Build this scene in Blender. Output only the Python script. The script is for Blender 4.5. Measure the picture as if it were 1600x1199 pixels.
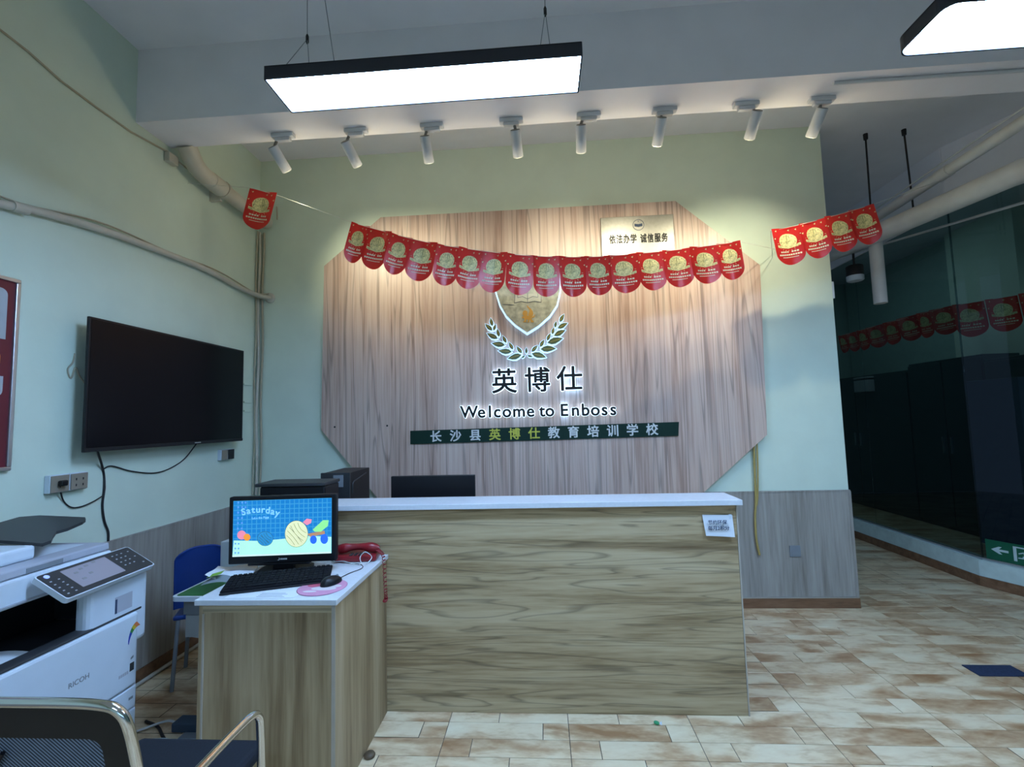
import bpy, bmesh, math, random
from mathutils import Vector, Matrix

for _o in list(bpy.data.objects):
    bpy.data.objects.remove(_o, do_unlink=True)
scene = bpy.context.scene
COL = scene.collection
random.seed(7)
PI = math.pi

# ------------------------------------------------------------------ camera
FPX, YAW, PITCH, ROLL, CAMH = 725.47, -0.0633, 0.0764, -0.0267, 1.5189
_f = Vector((math.sin(YAW) * math.cos(PITCH), math.cos(YAW) * math.cos(PITCH), math.sin(PITCH)))
_r = Vector((math.cos(YAW), -math.sin(YAW), 0))
_u = _r.cross(_f)
CR = _r * math.cos(ROLL) + _u * math.sin(ROLL)
CU = _u * math.cos(ROLL) - _r * math.sin(ROLL)
CF = _f
CAM = Vector((0, 0, CAMH))
cam_data = bpy.data.cameras.new('camera')
cam = bpy.data.objects.new('camera', cam_data)
COL.objects.link(cam)
cam_data.sensor_width = 36.0
cam_data.lens = 36.0 * FPX / 1600.0
cam_data.clip_start = 0.02
cam.matrix_world = Matrix(((CR.x, CU.x, -CF.x, 0), (CR.y, CU.y, -CF.y, 0), (CR.z, CU.z, -CF.z, CAMH), (0, 0, 0, 1)))
scene.camera = cam


def at(x, y, ax, v):
    """point of the place on the plane ax = v that the photograph shows at pixel x, y"""
    d = CR * ((x - 800) / FPX) - CU * ((y - 600) / FPX) + CF
    i = 'XYZ'.index(ax)
    return CAM + d * ((v - CAM[i]) / d[i])


def px(p):
    q = Vector(p) - CAM
    z = q.dot(CF)
    if z < 0.05:
        return None
    return (800 + FPX * q.dot(CR) / z, 600 - FPX * q.dot(CU) / z, z)


# ------------------------------------------------------------------ world, daylight, exposure
scene.view_settings.view_transform = 'Standard'
scene.view_settings.look = 'None'
scene.view_settings.gamma = 1.0
scene.view_settings.use_curve_mapping = False
scene.view_settings.exposure = 0.0

world = bpy.data.worlds.new('dusk')
scene.world = world
world.use_nodes = True
world.node_tree.nodes['Background'].inputs[0].default_value = (0.35, 0.55, 0.85, 1)
world.node_tree.nodes['Background'].inputs[1].default_value = 0.35

XL, XR, YB, ZC = -2.458, 2.380, 3.864, 3.89
YF = -3.4


def area(name, loc, rot, sx, sy, power, col):
    l = bpy.data.lights.new(name, 'AREA')
    l.shape = 'RECTANGLE'
    l.size, l.size_y, l.energy, l.color = sx, sy, power, col
    o = bpy.data.objects.new(name, l)
    o.location, o.rotation_euler = loc, rot
    COL.objects.link(o)
    return o


# daylight entering through the shopfront behind the camera
# (open sky above the street: only the lower part of the room looks up into it)
area('shopfront_daylight', (5.2, -6.4, 3.2), (PI / 2 - 0.30, 0, 0.62), 6.0, 3.0, 150, (0.35, 0.65, 1.0))

# added unseen fill lights: behind the camera, and in the classroom beyond the glass
area('rear_fill_light', (0.0, -1.3, 2.82), (0, 0, 0), 1.2, 0.2, 68, (0.36, 0.595, 1.0))
area('classroom_back_fill', (4.2, 6.6, 3.86), (0, 0, 0), 0.3, 1.2, 9, (0.55, 0.80, 0.85))
area('classroom_near_fill', (5.5, 4.1, 3.3), (0, 0, 0), 0.3, 0.9, 5, (0.55, 0.80, 0.85))

# ------------------------------------------------------------------ helpers


class MB:
    """collects shapes into one mesh"""

    def __init__(self):
        self.v, self.f, self.sm = [], [], []

    def add(self, vs, fs, smooth=False):
        n = len(self.v)
        self.v += [tuple(a) for a in vs]
        self.f += [tuple(i + n for i in f) for f in fs]
        self.sm += [smooth] * len(fs)
        return self

    def box(self, x0, x1, y0, y1, z0, z1, m=None):
        vs = [Vector(a) for a in ((x0, y0, z0), (x1, y0, z0), (x1, y1, z0), (x0, y1, z0), (x0, y0, z1), (x1, y0, z1), (x1, y1, z1), (x0, y1, z1))]
        if m is not None:
            vs = [m @ a for a in vs]
        return self.add(vs, [(0, 3, 2, 1), (4, 5, 6, 7), (0, 1, 5, 4), (1, 2, 6, 5), (2, 3, 7, 6), (3, 0, 4, 7)])

    def rbox(self, x0, x1, y0, y1, z0, z1, r=0.004, seg=2, m=None):
        bm = bmesh.new()
        bmesh.ops.create_cube(bm, size=1.0)
        for a in bm.verts:
            a.co = Vector(((x0 + x1) / 2 + a.co.x * (x1 - x0), (y0 + y1) / 2 + a.co.y * (y1 - y0), (z0 + z1) / 2 + a.co.z * (z1 - z0)))
        r = min(r, 0.45 * min(x1 - x0, y1 - y0, z1 - z0))
        bmesh.ops.bevel(bm, geom=bm.edges[:], offset=r, segments=seg, profile=0.5, affect='EDGES')
        bm.verts.index_update()
        vs = [a.co.copy() if m is None else m @ a.co for a in bm.verts]
        self.add(vs, [[a.index for a in f.verts] for f in bm.faces])
        bm.free()
        return self

    def prism(self, poly, m, d0, d1):
        """poly (u, v) in the plane of m (columns u, v, normal), from depth d0 to d1"""
        n = len(poly)
        vs = [m @ Vector((a[0], a[1], d0)) for a in poly] + [m @ Vector((a[0], a[1], d1)) for a in poly]
        fs = [tuple(reversed(range(n))), tuple(range(n, 2 * n))] + [(i, (i + 1) % n, n + (i + 1) % n, n + i) for i in range(n)]
        return self.add(vs, fs)

    def sides(self, poly, m, d0, d1):
        n = len(poly)
        vs = [m @ Vector((a[0], a[1], d0)) for a in poly] + [m @ Vector((a[0], a[1], d1)) for a in poly]
        return self.add(vs, [(i, (i + 1) % n, n + (i + 1) % n, n + i) for i in range(n)])

    def tube(self, pts, r, n=8, closed=False):
        pts = [Vector(a) for a in pts]
        rs = r if isinstance(r, (list, tuple)) else [r] * len(pts)
        k = len(pts)
        prev = None
        vs, fs = [], []
        for i, p in enumerate(pts):
            if closed:
                t = pts[(i + 1) % k] - pts[i - 1]
            else:
                t = pts[min(i + 1, k - 1)] - pts[max(i - 1, 0)]
            t.normalize()
            if prev is None:
                a = Vector((0, 0, 1)) if abs(t.z) < 0.9 else Vector((1, 0, 0))
                u = t.cross(a).normalized()
            else:
                u = (prev - t * prev.dot(t)).normalized()
            prev = u
            w = t.cross(u)
            for j in range(n):
                an = 2 * PI * j / n
                vs.append(p + (u * math.cos(an) + w * math.sin(an)) * rs[i])
        m = k if closed else k - 1
        for i in range(m):
            for j in range(n):
                a, b = i * n + j, i * n + (j + 1) % n
                c, d = ((i + 1) % k) * n + (j + 1) % n, ((i + 1) % k) * n + j
                fs.append((a, b, c, d))
        self.add(vs, fs, True)
        if not closed:
            self.add(vs[:n], [tuple(reversed(range(n)))])
            self.add(vs[-n:], [tuple(range(n))])
        return self

    def lathe(self, prof, m, n=24):
        """prof: (radius, height) pairs about the local z of m"""
        vs, fs = [], []
        for r, h in prof:
            for j in range(n):
                an = 2 * PI * j / n
                vs.append(m @ Vector((r * math.cos(an), r * math.sin(an), h)))
        for i in range(len(prof) - 1):
            for j in range(n):
                fs.append((i * n + j, i * n + (j + 1) % n, (i + 1) * n + (j + 1) % n, (i + 1) * n + j))
        self.add(vs, fs, True)
        self.add(vs[:n], [tuple(reversed(range(n)))])
        self.add(vs[-n:], [tuple(range(n))])
        return self

    def grid(self, fn, nu, nv, smooth=True):
        vs = [fn(i / nu, j / nv) for j in range(nv + 1) for i in range(nu + 1)]
        fs = [(j * (nu + 1) + i, j * (nu + 1) + i + 1, (j + 1) * (nu + 1) + i + 1, (j + 1) * (nu + 1) + i) for j in range(nv) for i in range(nu)]
        return self.add(vs, fs, smooth)

    def mesh(self, name):
        me = bpy.data.meshes.new(name)
        me.from_pydata(self.v, [], self.f)
        me.polygons.foreach_set('use_smooth', self.sm)
        me.update()
        bm = bmesh.new()
        bm.from_mesh(me)
        bmesh.ops.recalc_face_normals(bm, faces=bm.faces)
        bm.to_mesh(me)
        bm.free()
        return me


def tag(o, label=None, cat=None, group=None, kind=None):
    if label: o['label'] = label
    if cat: o['category'] = cat
    if group: o['group'] = group
    if kind: o['kind'] = kind
    return o


def obj(name, mb, mat, parent=None, world_space=True):
    """one mesh object; shapes given in world space are moved into the parent's frame"""
    me = mb if isinstance(mb, bpy.types.Mesh) else mb.mesh(name)
    if parent is not None and world_space:
        me.transform(full(parent).inverted())
    o = bpy.data.objects.new(name, me)
    COL.objects.link(o)
    if mat is not None:
        me.materials.clear()
        me.materials.append(mat)
    o.parent = parent
    return o


def full(o):
    m = o.matrix_basis.copy()
    while o.parent is not None:
        o = o.parent
        m = o.matrix_basis @ m
    return m


def thing(name, label, cat, loc=(0, 0, 0), rz=0.0, group=None):
    o = bpy.data.objects.new(name, None)
    o.empty_display_size = 0.05
    COL.objects.link(o)
    o.location = loc
    o.rotation_euler = (0, 0, rz)
    return tag(o, label, cat, group)


def struct(name, mb, mat, parent=None):
    o = obj(name, mb, mat, parent)
    if parent is None:
        o['kind'] = 'structure'
    return o


def solo(name, mb, mat, label, cat, group=None):
    return tag(obj(name, mb, mat), label, cat, group)


def frame(o, u, v, w=None):
    """matrix with columns u, v, normal at origin o"""
    u, v = Vector(u).normalized(), Vector(v).normalized()
    w = u.cross(v).normalized() if w is None else Vector(w).normalized()
    o = Vector(o)
    return Matrix(((u.x, v.x, w.x, o.x), (u.y, v.y, w.y, o.y), (u.z, v.z, w.z, o.z), (0, 0, 0, 1)))


def wallf(x, z, y):
    """frame on a surface that faces the camera side (-Y): u right, v up, normal towards -Y"""
    return frame((x, y, z), (1, 0, 0), (0, 0, 1), (0, -1, 0))


def rrect(w, h, r, n=5, cx=0.0, cy=0.0):
    out = []
    for k, (sx, sy) in enumerate(((1, 1), (-1, 1), (-1, -1), (1, -1))):
        for i in range(n + 1):
            a = PI / 2 * (k + i / n)
            out.append((cx + sx * (w / 2 - r) + r * math.cos(a), cy + sy * (h / 2 - r) + r * math.sin(a)))
    return out


def circ(r, n=24, cx=0.0, cy=0.0, ry=None):
    ry = r if ry is None else ry
    return [(cx + r * math.cos(2 * PI * i / n), cy + ry * math.sin(2 * PI * i / n)) for i in range(n)]


def text_mesh(s, size, m, extrude=0.0006, bold=0.0, align='CENTER', space=1.0):
    c = bpy.data.curves.new('lettering', 'FONT')
    c.body, c.size, c.extrude = s, size, extrude
    c.align_x, c.align_y = align, 'CENTER'
    c.space_character = space
    c.resolution_u = 4
    o = bpy.data.objects.new('lettering', c)
    COL.objects.link(o)
    dg = bpy.context.evaluated_depsgraph_get()
    me = bpy.data.meshes.new_from_object(o.evaluated_get(dg))
    bpy.data.objects.remove(o)
    bpy.data.curves.remove(c)
    if bold > 0:   # heavier strokes: the glyph laid over itself, shifted a little each way
        bm = bmesh.new()
        for k in range(6):
            me2 = me.copy()
            me2.transform(Matrix.Translation((bold * math.cos(k * PI / 3), bold * math.sin(k * PI / 3), 0.00004 * k)))
            bm.from_mesh(me2)
            bpy.data.meshes.remove(me2)
        bm.to_mesh(me)
        bm.free()
    me.transform(m)
    return me


def smooth(pts, n=6):
    """Catmull-Rom through the points"""
    pts = [Vector(p) for p in pts]
    out = []
    for i in range(len(pts) - 1):
        p0, p1, p2, p3 = pts[max(i - 1, 0)], pts[i], pts[i + 1], pts[min(i + 2, len(pts) - 1)]
        for k in range(n):
            t = k / n
            out.append(0.5 * ((2 * p1) + (p2 - p0) * t + (2 * p0 - 5 * p1 + 4 * p2 - p3) * t * t + (3 * p1 - p0 - 3 * p2 + p3) * t ** 3))
    out.append(pts[-1])
    return out


# ------------------------------------------------------------------ materials
def base_mat(name):
    m = bpy.data.materials.new(name)
    m.use_nodes = True
    nt = m.node_tree
    return m, nt, nt.nodes['Principled BSDF'], nt.nodes['Material Output']


def N(nt, kind, **kw):
    n = nt.nodes.new(kind)
    for k, v in kw.items():
        if k in n.inputs:
            n.inputs[k].default_value = v
        else:
            setattr(n, k, v)
    return n


def ramp(nt, stops):
    n = nt.nodes.new('ShaderNodeValToRGB')
    e = n.color_ramp.elements
    while len(e) < len(stops):
        e.new(0.5)
    for i, (p, c) in enumerate(stops):
        e[i].position = p
        e[i].color = (*c, 1) if len(c) == 3 else c
    return n


def paint(name, col, rough=0.6, metal=0.0, var=0.06, scale=14.0, bump=0.0, spec=0.5, coat=0.0):
    """plain coloured surface with a slight procedural mottle"""
    m, nt, b, out = base_mat(name)
    tc = N(nt, 'ShaderNodeTexCoord')
    no = N(nt, 'ShaderNodeTexNoise', Scale=scale, Detail=3.0)
    nt.links.new(tc.outputs['Object'], no.inputs['Vector'])
    lo = tuple(max(0, c * (1 - var)) for c in col)
    hi = tuple(min(1, c * (1 + var)) for c in col)
    r = ramp(nt, [(0.3, lo), (0.7, hi)])
    nt.links.new(no.outputs['Fac'], r.inputs['Fac'])
    nt.links.new(r.outputs['Color'], b.inputs['Base Color'])
    b.inputs['Roughness'].default_value = rough
    b.inputs['Metallic'].default_value = metal
    b.inputs['Specular IOR Level'].default_value = spec
    b.inputs['Coat Weight'].default_value = coat
    if bump > 0:
        n2 = N(nt, 'ShaderNodeTexNoise', Scale=scale * 8, Detail=4.0)
        nt.links.new(tc.outputs['Object'], n2.inputs['Vector'])
        bp = N(nt, 'ShaderNodeBump', Strength=bump, Distance=0.01)
        nt.links.new(n2.outputs['Fac'], bp.inputs['Height'])
        nt.links.new(bp.outputs['Normal'], b.inputs['Normal'])
    return m


def glow(name, col, strength):
    m, nt, b, out = base_mat(name)
    b.inputs['Base Color'].default_value = (*[min(1, c) for c in col], 1)
    b.inputs['Emission Color'].default_value = (*col, 1)
    b.inputs['Emission Strength'].default_value = strength
    b.inputs['Roughness'].default_value = 0.5
    return m


def wood(name, stops, grain='X', stretch=0.09, scale=9.0, distort=0.6, rough=0.5, fine=0.35, per_object=False, lines=0.0):
    """wood print: streaks along the grain axis"""
    m, nt, b, out = base_mat(name)
    tc = N(nt, 'ShaderNodeTexCoord')
    mp = N(nt, 'ShaderNodeMapping')
    s = [1.0, 1.0, 1.0]
    s['XYZ'.index(grain)] = stretch
    mp.inputs['Scale'].default_value = s
    nt.links.new(tc.outputs['Object'], mp.inputs['Vector'])
    n1 = N(nt, 'ShaderNodeTexNoise', noise_dimensions='4D', Scale=scale, Detail=4.0, Roughness=0.55, Distortion=distort)
    n2 = N(nt, 'ShaderNodeTexNoise', noise_dimensions='4D', Scale=scale * 6, Detail=3.0, Roughness=0.6, Distortion=distort * 0.3)
    for n in (n1, n2):
        nt.links.new(mp.outputs['Vector'], n.inputs['Vector'])
    if per_object:
        oi = N(nt, 'ShaderNodeObjectInfo')
        mu = N(nt, 'ShaderNodeMath', operation='MULTIPLY')
        mu.inputs[1].default_value = 60.0
        nt.links.new(oi.outputs['Random'], mu.inputs[0])
        for n in (n1, n2):
            nt.links.new(mu.outputs[0], n.inputs['W'])
    mx = N(nt, 'ShaderNodeMix')
    mx.inputs[0].default_value = fine
    nt.links.new(n1.outputs['Fac'], mx.inputs[2])
    nt.links.new(n2.outputs['Fac'], mx.inputs[3])
    r = ramp(nt, stops)
    nt.links.new(mx.outputs[0], r.inputs['Fac'])
    col = r.outputs['Color']
    if lines > 0:        # thin darker figure lines: contours of a stretched noise
        n3 = N(nt, 'ShaderNodeTexNoise', Scale=scale * 0.8, Detail=2.0, Roughness=0.5, Distortion=distort)
        nt.links.new(mp.outputs['Vector'], n3.inputs['Vector'])
        mm = N(nt, 'ShaderNodeMath', operation='MULTIPLY')
        mm.inputs[1].default_value = 9.0
        fr = N(nt, 'ShaderNodeMath', operation='FRACT')
        nt.links.new(n3.outputs['Fac'], mm.inputs[0])
        nt.links.new(mm.outputs[0], fr.inputs[0])
        lr = ramp(nt, [(0.0, (1 - lines,) * 3), (0.10, (1, 1, 1)), (0.80, (1, 1, 1)), (1.0, (1 - lines,) * 3)])
        nt.links.new(fr.outputs[0], lr.inputs['Fac'])
        mu2 = N(nt, 'ShaderNodeMix', data_type='RGBA', blend_type='MULTIPLY')
        mu2.inputs[0].default_value = 1.0
        nt.links.new(col, mu2.inputs[6])
        nt.links.new(lr.outputs['Color'], mu2.inputs[7])
        col = mu2.outputs[2]
    nt.links.new(col, b.inputs['Base Color'])
    b.inputs['Roughness'].default_value = rough
    return m


M = {}
M['wall'] = paint('green wall paint', (0.62, 0.715, 0.595), 0.75, var=0.03, scale=5, bump=0.05)
M['ceiling'] = paint('ceiling paint', (0.78, 0.77, 0.80), 0.8, var=0.03, scale=4, bump=0.05)
M['beam'] = paint('beam paint', (0.82, 0.79, 0.82), 0.8, var=0.03, scale=4, bump=0.04)
M['panel'] = wood('pink ash laminate', [(0.30, (0.28, 0.17, 0.13)), (0.40, (0.42, 0.28, 0.22)), (0.50, (0.55, 0.40, 0.33)), (0.66, (0.64, 0.51, 0.43))], 'Z', 0.03, 9.0, 0.45, 0.38, 0.45, False, 0.40)
M['counter'] = wood('tan counter laminate', [(0.30, (0.17, 0.105, 0.045)), (0.42, (0.30, 0.21, 0.105)), (0.50, (0.42, 0.31, 0.17)), (0.64, (0.51, 0.40, 0.24))], 'X', 0.06, 12.0, 0.5, 0.55, 0.35, False, 0.42)
M['deskwood'] = wood('tan desk laminate', [(0.30, (0.14, 0.088, 0.042)), (0.42, (0.27, 0.185, 0.095)), (0.55, (0.40, 0.295, 0.165)), (0.70, (0.50, 0.39, 0.245))], 'Z', 0.05, 12.0, 0.4, 0.55, 0.3)
M['wainscot'] = wood('grey oak wainscot', [(0.30, (0.17, 0.15, 0.125)), (0.5, (0.32, 0.295, 0.26)), (0.70, (0.43, 0.41, 0.37))], 'Z', 0.05, 9.0, 0.4, 0.55, 0.4)
M['skirting'] = wood('red brown skirting tile', [(0.3, (0.10, 0.045, 0.022)), (0.5, (0.20, 0.10, 0.05)), (0.7, (0.27, 0.15, 0.085))], 'X', 0.15, 14.0, 0.8, 0.4)
M['plank'] = wood('wood look floor plank', [(0.36, (0.33, 0.17, 0.075)), (0.45, (0.50, 0.325, 0.18)), (0.54, (0.70, 0.545, 0.345)), (0.68, (0.78, 0.66, 0.45))], 'X', 0.42, 5.5, 0.8, 0.32, 0.22, True)
M['grout'] = paint('floor joint', (0.07, 0.055, 0.04), 0.9)
M['white_slab'] = paint('white engineered stone', (0.62, 0.64, 0.66), 0.25, var=0.03, scale=60)
M['edging'] = paint('pale edging strip', (0.42, 0.37, 0.30), 0.5)
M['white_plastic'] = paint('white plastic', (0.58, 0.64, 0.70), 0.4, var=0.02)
M['lavender_plastic'] = paint('pale grey plastic', (0.40, 0.41, 0.46), 0.45, var=0.03)
M['grey_plastic'] = paint('mid grey plastic', (0.20, 0.22, 0.24), 0.5, var=0.05)
M['charcoal'] = paint('charcoal plastic', (0.03, 0.032, 0.035), 0.45, var=0.08, scale=60)
M['black_plastic'] = paint('black plastic', (0.005, 0.005, 0.007), 0.4, var=0.1, spec=0.35)
M['key_black'] = paint('black key plastic', (0.006, 0.006, 0.008), 0.75, var=0.1, spec=0.15)
M['black_matt'] = paint('matt black', (0.006, 0.006, 0.008), 0.6, var=0.1)
M['screen_off'] = paint('dark screen glass', (0.003, 0.003, 0.005), 0.22, var=0.05, spec=0.2)
M['chrome'] = paint('chrome', (0.75, 0.74, 0.72), 0.12, 1.0, var=0.03)
M['steel'] = paint('brushed steel', (0.30, 0.285, 0.255), 0.40, 1.0, var=0.06, scale=40)
M['alu'] = paint('aluminium', (0.55, 0.56, 0.58), 0.35, 1.0, var=0.04)
M['pvc'] = paint('aged pvc pipe', (0.52, 0.49, 0.41), 0.5, var=0.10, scale=6)
M['pvc_grey'] = paint('grey pvc pipe', (0.60, 0.59, 0.57), 0.55, var=0.08, scale=6)
M['beige_wire'] = paint('beige conduit', (0.40, 0.36, 0.26), 0.6)
M['black_wire'] = paint('black cable', (0.01, 0.01, 0.012), 0.5)
M['white_wire'] = paint('white cable', (0.55, 0.56, 0.55), 0.5)
M['lamp_black'] = paint('black lamp housing', (0.012, 0.016, 0.028), 0.4)
M['spot_white'] = paint('white spotlight', (0.60, 0.60, 0.62), 0.45, var=0.03)
M['spot_grey'] = paint('spotlight end cap', (0.16, 0.15, 0.14), 0.5)
M['diffuser'] = glow('lit diffuser', (0.36, 0.595, 1.0), 90.0)
M['lens_on'] = glow('lit spotlight lens', (1.0, 0.86, 0.62), 6.0)
M['letter_black'] = paint('black letter face', (0.015, 0.017, 0.017), 0.7, spec=0.2)
M['acrylic'] = glow('lit acrylic letter side', (0.52, 0.76, 1.0), 0.95)
M['acrylic_letter'] = glow('lit acrylic letter body', (0.62, 0.82, 1.0), 2.2)
M['leaf_green'] = paint('olive leaf face', (0.10, 0.135, 0.045), 0.5)
M['gold_line'] = paint('gold line', (0.62, 0.45, 0.10), 0.4)
M['shield'] = paint('marbled shield face', (0.44, 0.44, 0.34), 0.5, var=0.35, scale=22)
M['lion'] = paint('golden lion', (0.60, 0.32, 0.06), 0.5)
M['cream'] = paint('cream print', (0.60, 0.60, 0.48), 0.5)
M['strip_green'] = paint('dark green sign', (0.002, 0.022, 0.014), 0.5, spec=0.25)
M['letter_white'] = paint('white letter', (0.62, 0.64, 0.62), 0.5)
M['letter_yellow'] = paint('yellow letter', (0.50, 0.50, 0.06), 0.5)
M['paper'] = paint('white paper', (0.64, 0.66, 0.68), 0.7, var=0.03)
M['ink'] = paint('blue black ink', (0.03, 0.05, 0.10), 0.7)
M['gold'] = paint('gold print', (0.62, 0.53, 0.24), 0.5, var=0.35, scale=90)
M['pale_print'] = paint('pale print', (0.72, 0.62, 0.42), 0.5)
M['string'] = paint('white string', (0.6, 0.6, 0.55), 0.6)
M['red_phone'] = paint('red phone plastic', (0.22, 0.008, 0.014), 0.28)
M['blue_shell'] = paint('blue chair plastic', (0.005, 0.035, 0.19), 0.4)
M['green_mat'] = paint('green desk mat', (0.02, 0.13, 0.03), 0.5)
M['pink_pad'] = paint('pink mouse pad', (0.55, 0.24, 0.36), 0.7)
M['pad_white'] = paint('pad white print', (0.62, 0.55, 0.55), 0.7)
M['pad_red'] = paint('pad rose print', (0.50, 0.08, 0.14), 0.7)
M['poster_red'] = paint('dark red poster', (0.13, 0.010, 0.020), 0.4)
M['poster_pale'] = paint('pale poster field', (0.40, 0.43, 0.46), 0.5)
M['poster_orange'] = paint('orange poster print', (0.70, 0.30, 0.05), 0.5)
M['navy_fabric'] = paint('navy seat fabric', (0.006, 0.009, 0.016), 0.9, var=0.3, scale=250)
M['brown_wood'] = paint('brown knob', (0.10, 0.065, 0.035), 0.6, var=0.3)
M['mat_navy'] = paint('navy floor mat', (0.012, 0.022, 0.055), 0.9, var=0.3, scale=120)
M['exit_green'] = paint('exit sign green', (0.004, 0.10, 0.05), 0.35)
M['exit_white'] = paint('exit sign white', (0.50, 0.62, 0.62), 0.4)
M['teal_paint'] = paint('corridor teal paint', (0.34, 0.46, 0.41), 0.7, var=0.05)
M['curb'] = paint('pale green kerb', (0.56, 0.68, 0.64), 0.6, var=0.08)
M['box_grey'] = paint('grey white carton', (0.36, 0.38, 0.38), 0.6)
M['gold_hose'] = paint('tan tubing', (0.40, 0.30, 0.10), 0.35)
M['lime'] = paint('lime print', (0.18, 0.36, 0.03), 0.5)


def cloth_red():
    m, nt, b, out = base_mat('red pennant plastic')
    tc = N(nt, 'ShaderNodeTexCoord')
    no = N(nt, 'ShaderNodeTexNoise', Scale=7.0, Detail=2.0)
    nt.links.new(tc.outputs['Object'], no.inputs['Vector'])
    r = ramp(nt, [(0.3, (0.40, 0.012, 0.016)), (0.7, (0.56, 0.022, 0.024))])
    nt.links.new(no.outputs['Fac'], r.inputs['Fac'])
    nt.links.new(r.outputs['Color'], b.inputs['Base Color'])
    b.inputs['Roughness'].default_value = 0.25
    tr = N(nt, 'ShaderNodeBsdfTranslucent')
    tr.inputs['Color'].default_value = (0.85, 0.06, 0.03, 1)
    mx = N(nt, 'ShaderNodeMixShader')
    mx.inputs[0].default_value = 0.35
    nt.links.new(b.outputs[0], mx.inputs[1])
    nt.links.new(tr.outputs[0], mx.inputs[2])
    nt.links.new(mx.outputs[0], out.inputs[0])
    return m


M['pennant'] = cloth_red()


def dark_glass():
    m, nt, b, out = base_mat('tinted partition glass')
    tr = N(nt, 'ShaderNodeBsdfTransparent')
    tr.inputs['Color'].default_value = (0.55, 0.64, 0.66, 1)
    gl = N(nt, 'ShaderNodeBsdfGlossy', Roughness=0.02)
    gl.inputs['Color'].default_value = (0.9, 0.95, 1, 1)
    no = N(nt, 'ShaderNodeTexNoise', Scale=0.6, Detail=1.0)
    bp = N(nt, 'ShaderNodeBump', Strength=0.02, Distance=0.02)
    nt.links.new(no.outputs['Fac'], bp.inputs['Height'])
    nt.links.new(bp.outputs['Normal'], gl.inputs['Normal'])
    fr = N(nt, 'ShaderNodeFresnel', IOR=1.5)
    mx = N(nt, 'ShaderNodeMixShader')
    ge = N(nt, 'ShaderNodeNewGeometry')
    iv = N(nt, 'ShaderNodeMath', operation='SUBTRACT')
    iv.inputs[0].default_value = 1.0
    nt.links.new(ge.outputs['Backfacing'], iv.inputs[1])
    fm = N(nt, 'ShaderNodeMath', operation='MULTIPLY')      # the surface entered reflects, the far side of the pane does not
    nt.links.new(fr.outputs[0], fm.inputs[0])
    nt.links.new(iv.outputs[0], fm.inputs[1])
    nt.links.new(fm.outputs[0], mx.inputs[0])
    nt.links.new(tr.outputs[0], mx.inputs[1])
    nt.links.new(gl.outputs[0], mx.inputs[2])
    nt.links.new(mx.outputs[0], out.inputs[0])
    return m


M['glass'] = dark_glass()


def mesh_fabric():
    """open-weave chair mesh: diagonal threads with see-through gaps"""
    m, nt, b, out = base_mat('blue grey chair mesh')
    tc = N(nt, 'ShaderNodeTexCoord')
    mp = N(nt, 'ShaderNodeMapping')
    mp.inputs['Rotation'].default_value = (0, 0.75, 0)
    nt.links.new(tc.outputs['Object'], mp.inputs['Vector'])
    wv = N(nt, 'ShaderNodeTexWave', Scale=42.0, Distortion=0.3)
    nt.links.new(mp.outputs['Vector'], wv.inputs['Vector'])
    r = ramp(nt, [(0.35, (0.012, 0.018, 0.03)), (0.75, (0.20, 0.25, 0.33))])
    nt.links.new(wv.outputs['Color'], r.inputs['Fac'])
    nt.links.new(r.outputs['Color'], b.inputs['Base Color'])
    b.inputs['Roughness'].default_value = 0.7
    return m


M['chair_mesh'] = mesh_fabric()


def screen_blue():
    m, nt, b, out = base_mat('lit wallpaper blue')
    tc = N(nt, 'ShaderNodeTexCoord')
    mp = N(nt, 'ShaderNodeMapping')
    mp.inputs['Scale'].default_value = (1, 1, 1)
    nt.links.new(tc.outputs['Object'], mp.inputs['Vector'])
    w1 = N(nt, 'ShaderNodeTexWave', Scale=14.0, bands_direction='X')
    w2 = N(nt, 'ShaderNodeTexWave', Scale=14.0, bands_direction='Z')
    r1 = ramp(nt, [(0.86, (0, 0, 0)), (0.97, (1, 1, 1))])
    r2 = ramp(nt, [(0.86, (0, 0, 0)), (0.97, (1, 1, 1))])
    nt.links.new(mp.outputs[0], w1.inputs['Vector'])
    nt.links.new(mp.outputs[0], w2.inputs['Vector'])
    nt.links.new(w1.outputs['Color'], r1.inputs[0])
    nt.links.new(w2.outputs['Color'], r2.inputs[0])
    mxm = N(nt, 'ShaderNodeMath', operation='MAXIMUM')
    nt.links.new(r1.outputs[0], mxm.inputs[0])
    nt.links.new(r2.outputs[0], mxm.inputs[1])
    c = ramp(nt, [(0.0, (0.004, 0.27, 0.83)), (1.0, (0.05, 0.42, 0.90))])
    nt.links.new(mxm.outputs[0], c.inputs[0])
    nt.links.new(c.outputs[0], b.inputs['Emission Color'])
    b.inputs['Emission Strength'].default_value = 0.85
    b.inputs['Base Color'].default_value = (0.01, 0.01, 0.01, 1)
    b.inputs['Roughness'].default_value = 0.3
    return m


M['screen_blue'] = screen_blue()
for k, c in dict(s_ground=(0.40, 0.72, 0.55), s_cream=(0.68, 0.68, 0.38), s_teal=(0.02, 0.22, 0.45), s_text=(0.20, 0.48, 0.85), s_orange=(0.80, 0.27, 0.03), s_pink=(0.75, 0.22, 0.30),
                 s_green=(0.25, 0.66, 0.22), s_wheel=(0.02, 0.12, 0.72), s_brown=(0.40, 0.20, 0.10), s_line=(0.03, 0.06, 0.06), s_bar=(0.62, 0.70, 0.66), s_icon=(0.10, 0.25, 0.60), s_white=(0.75, 0.80, 0.85),
                 s_panel=(0.13, 0.14, 0.18), s_led=(0.3, 0.4, 1.0)).items():
    M[k] = glow('lit screen ' + k[2:], c, 0.85)

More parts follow.
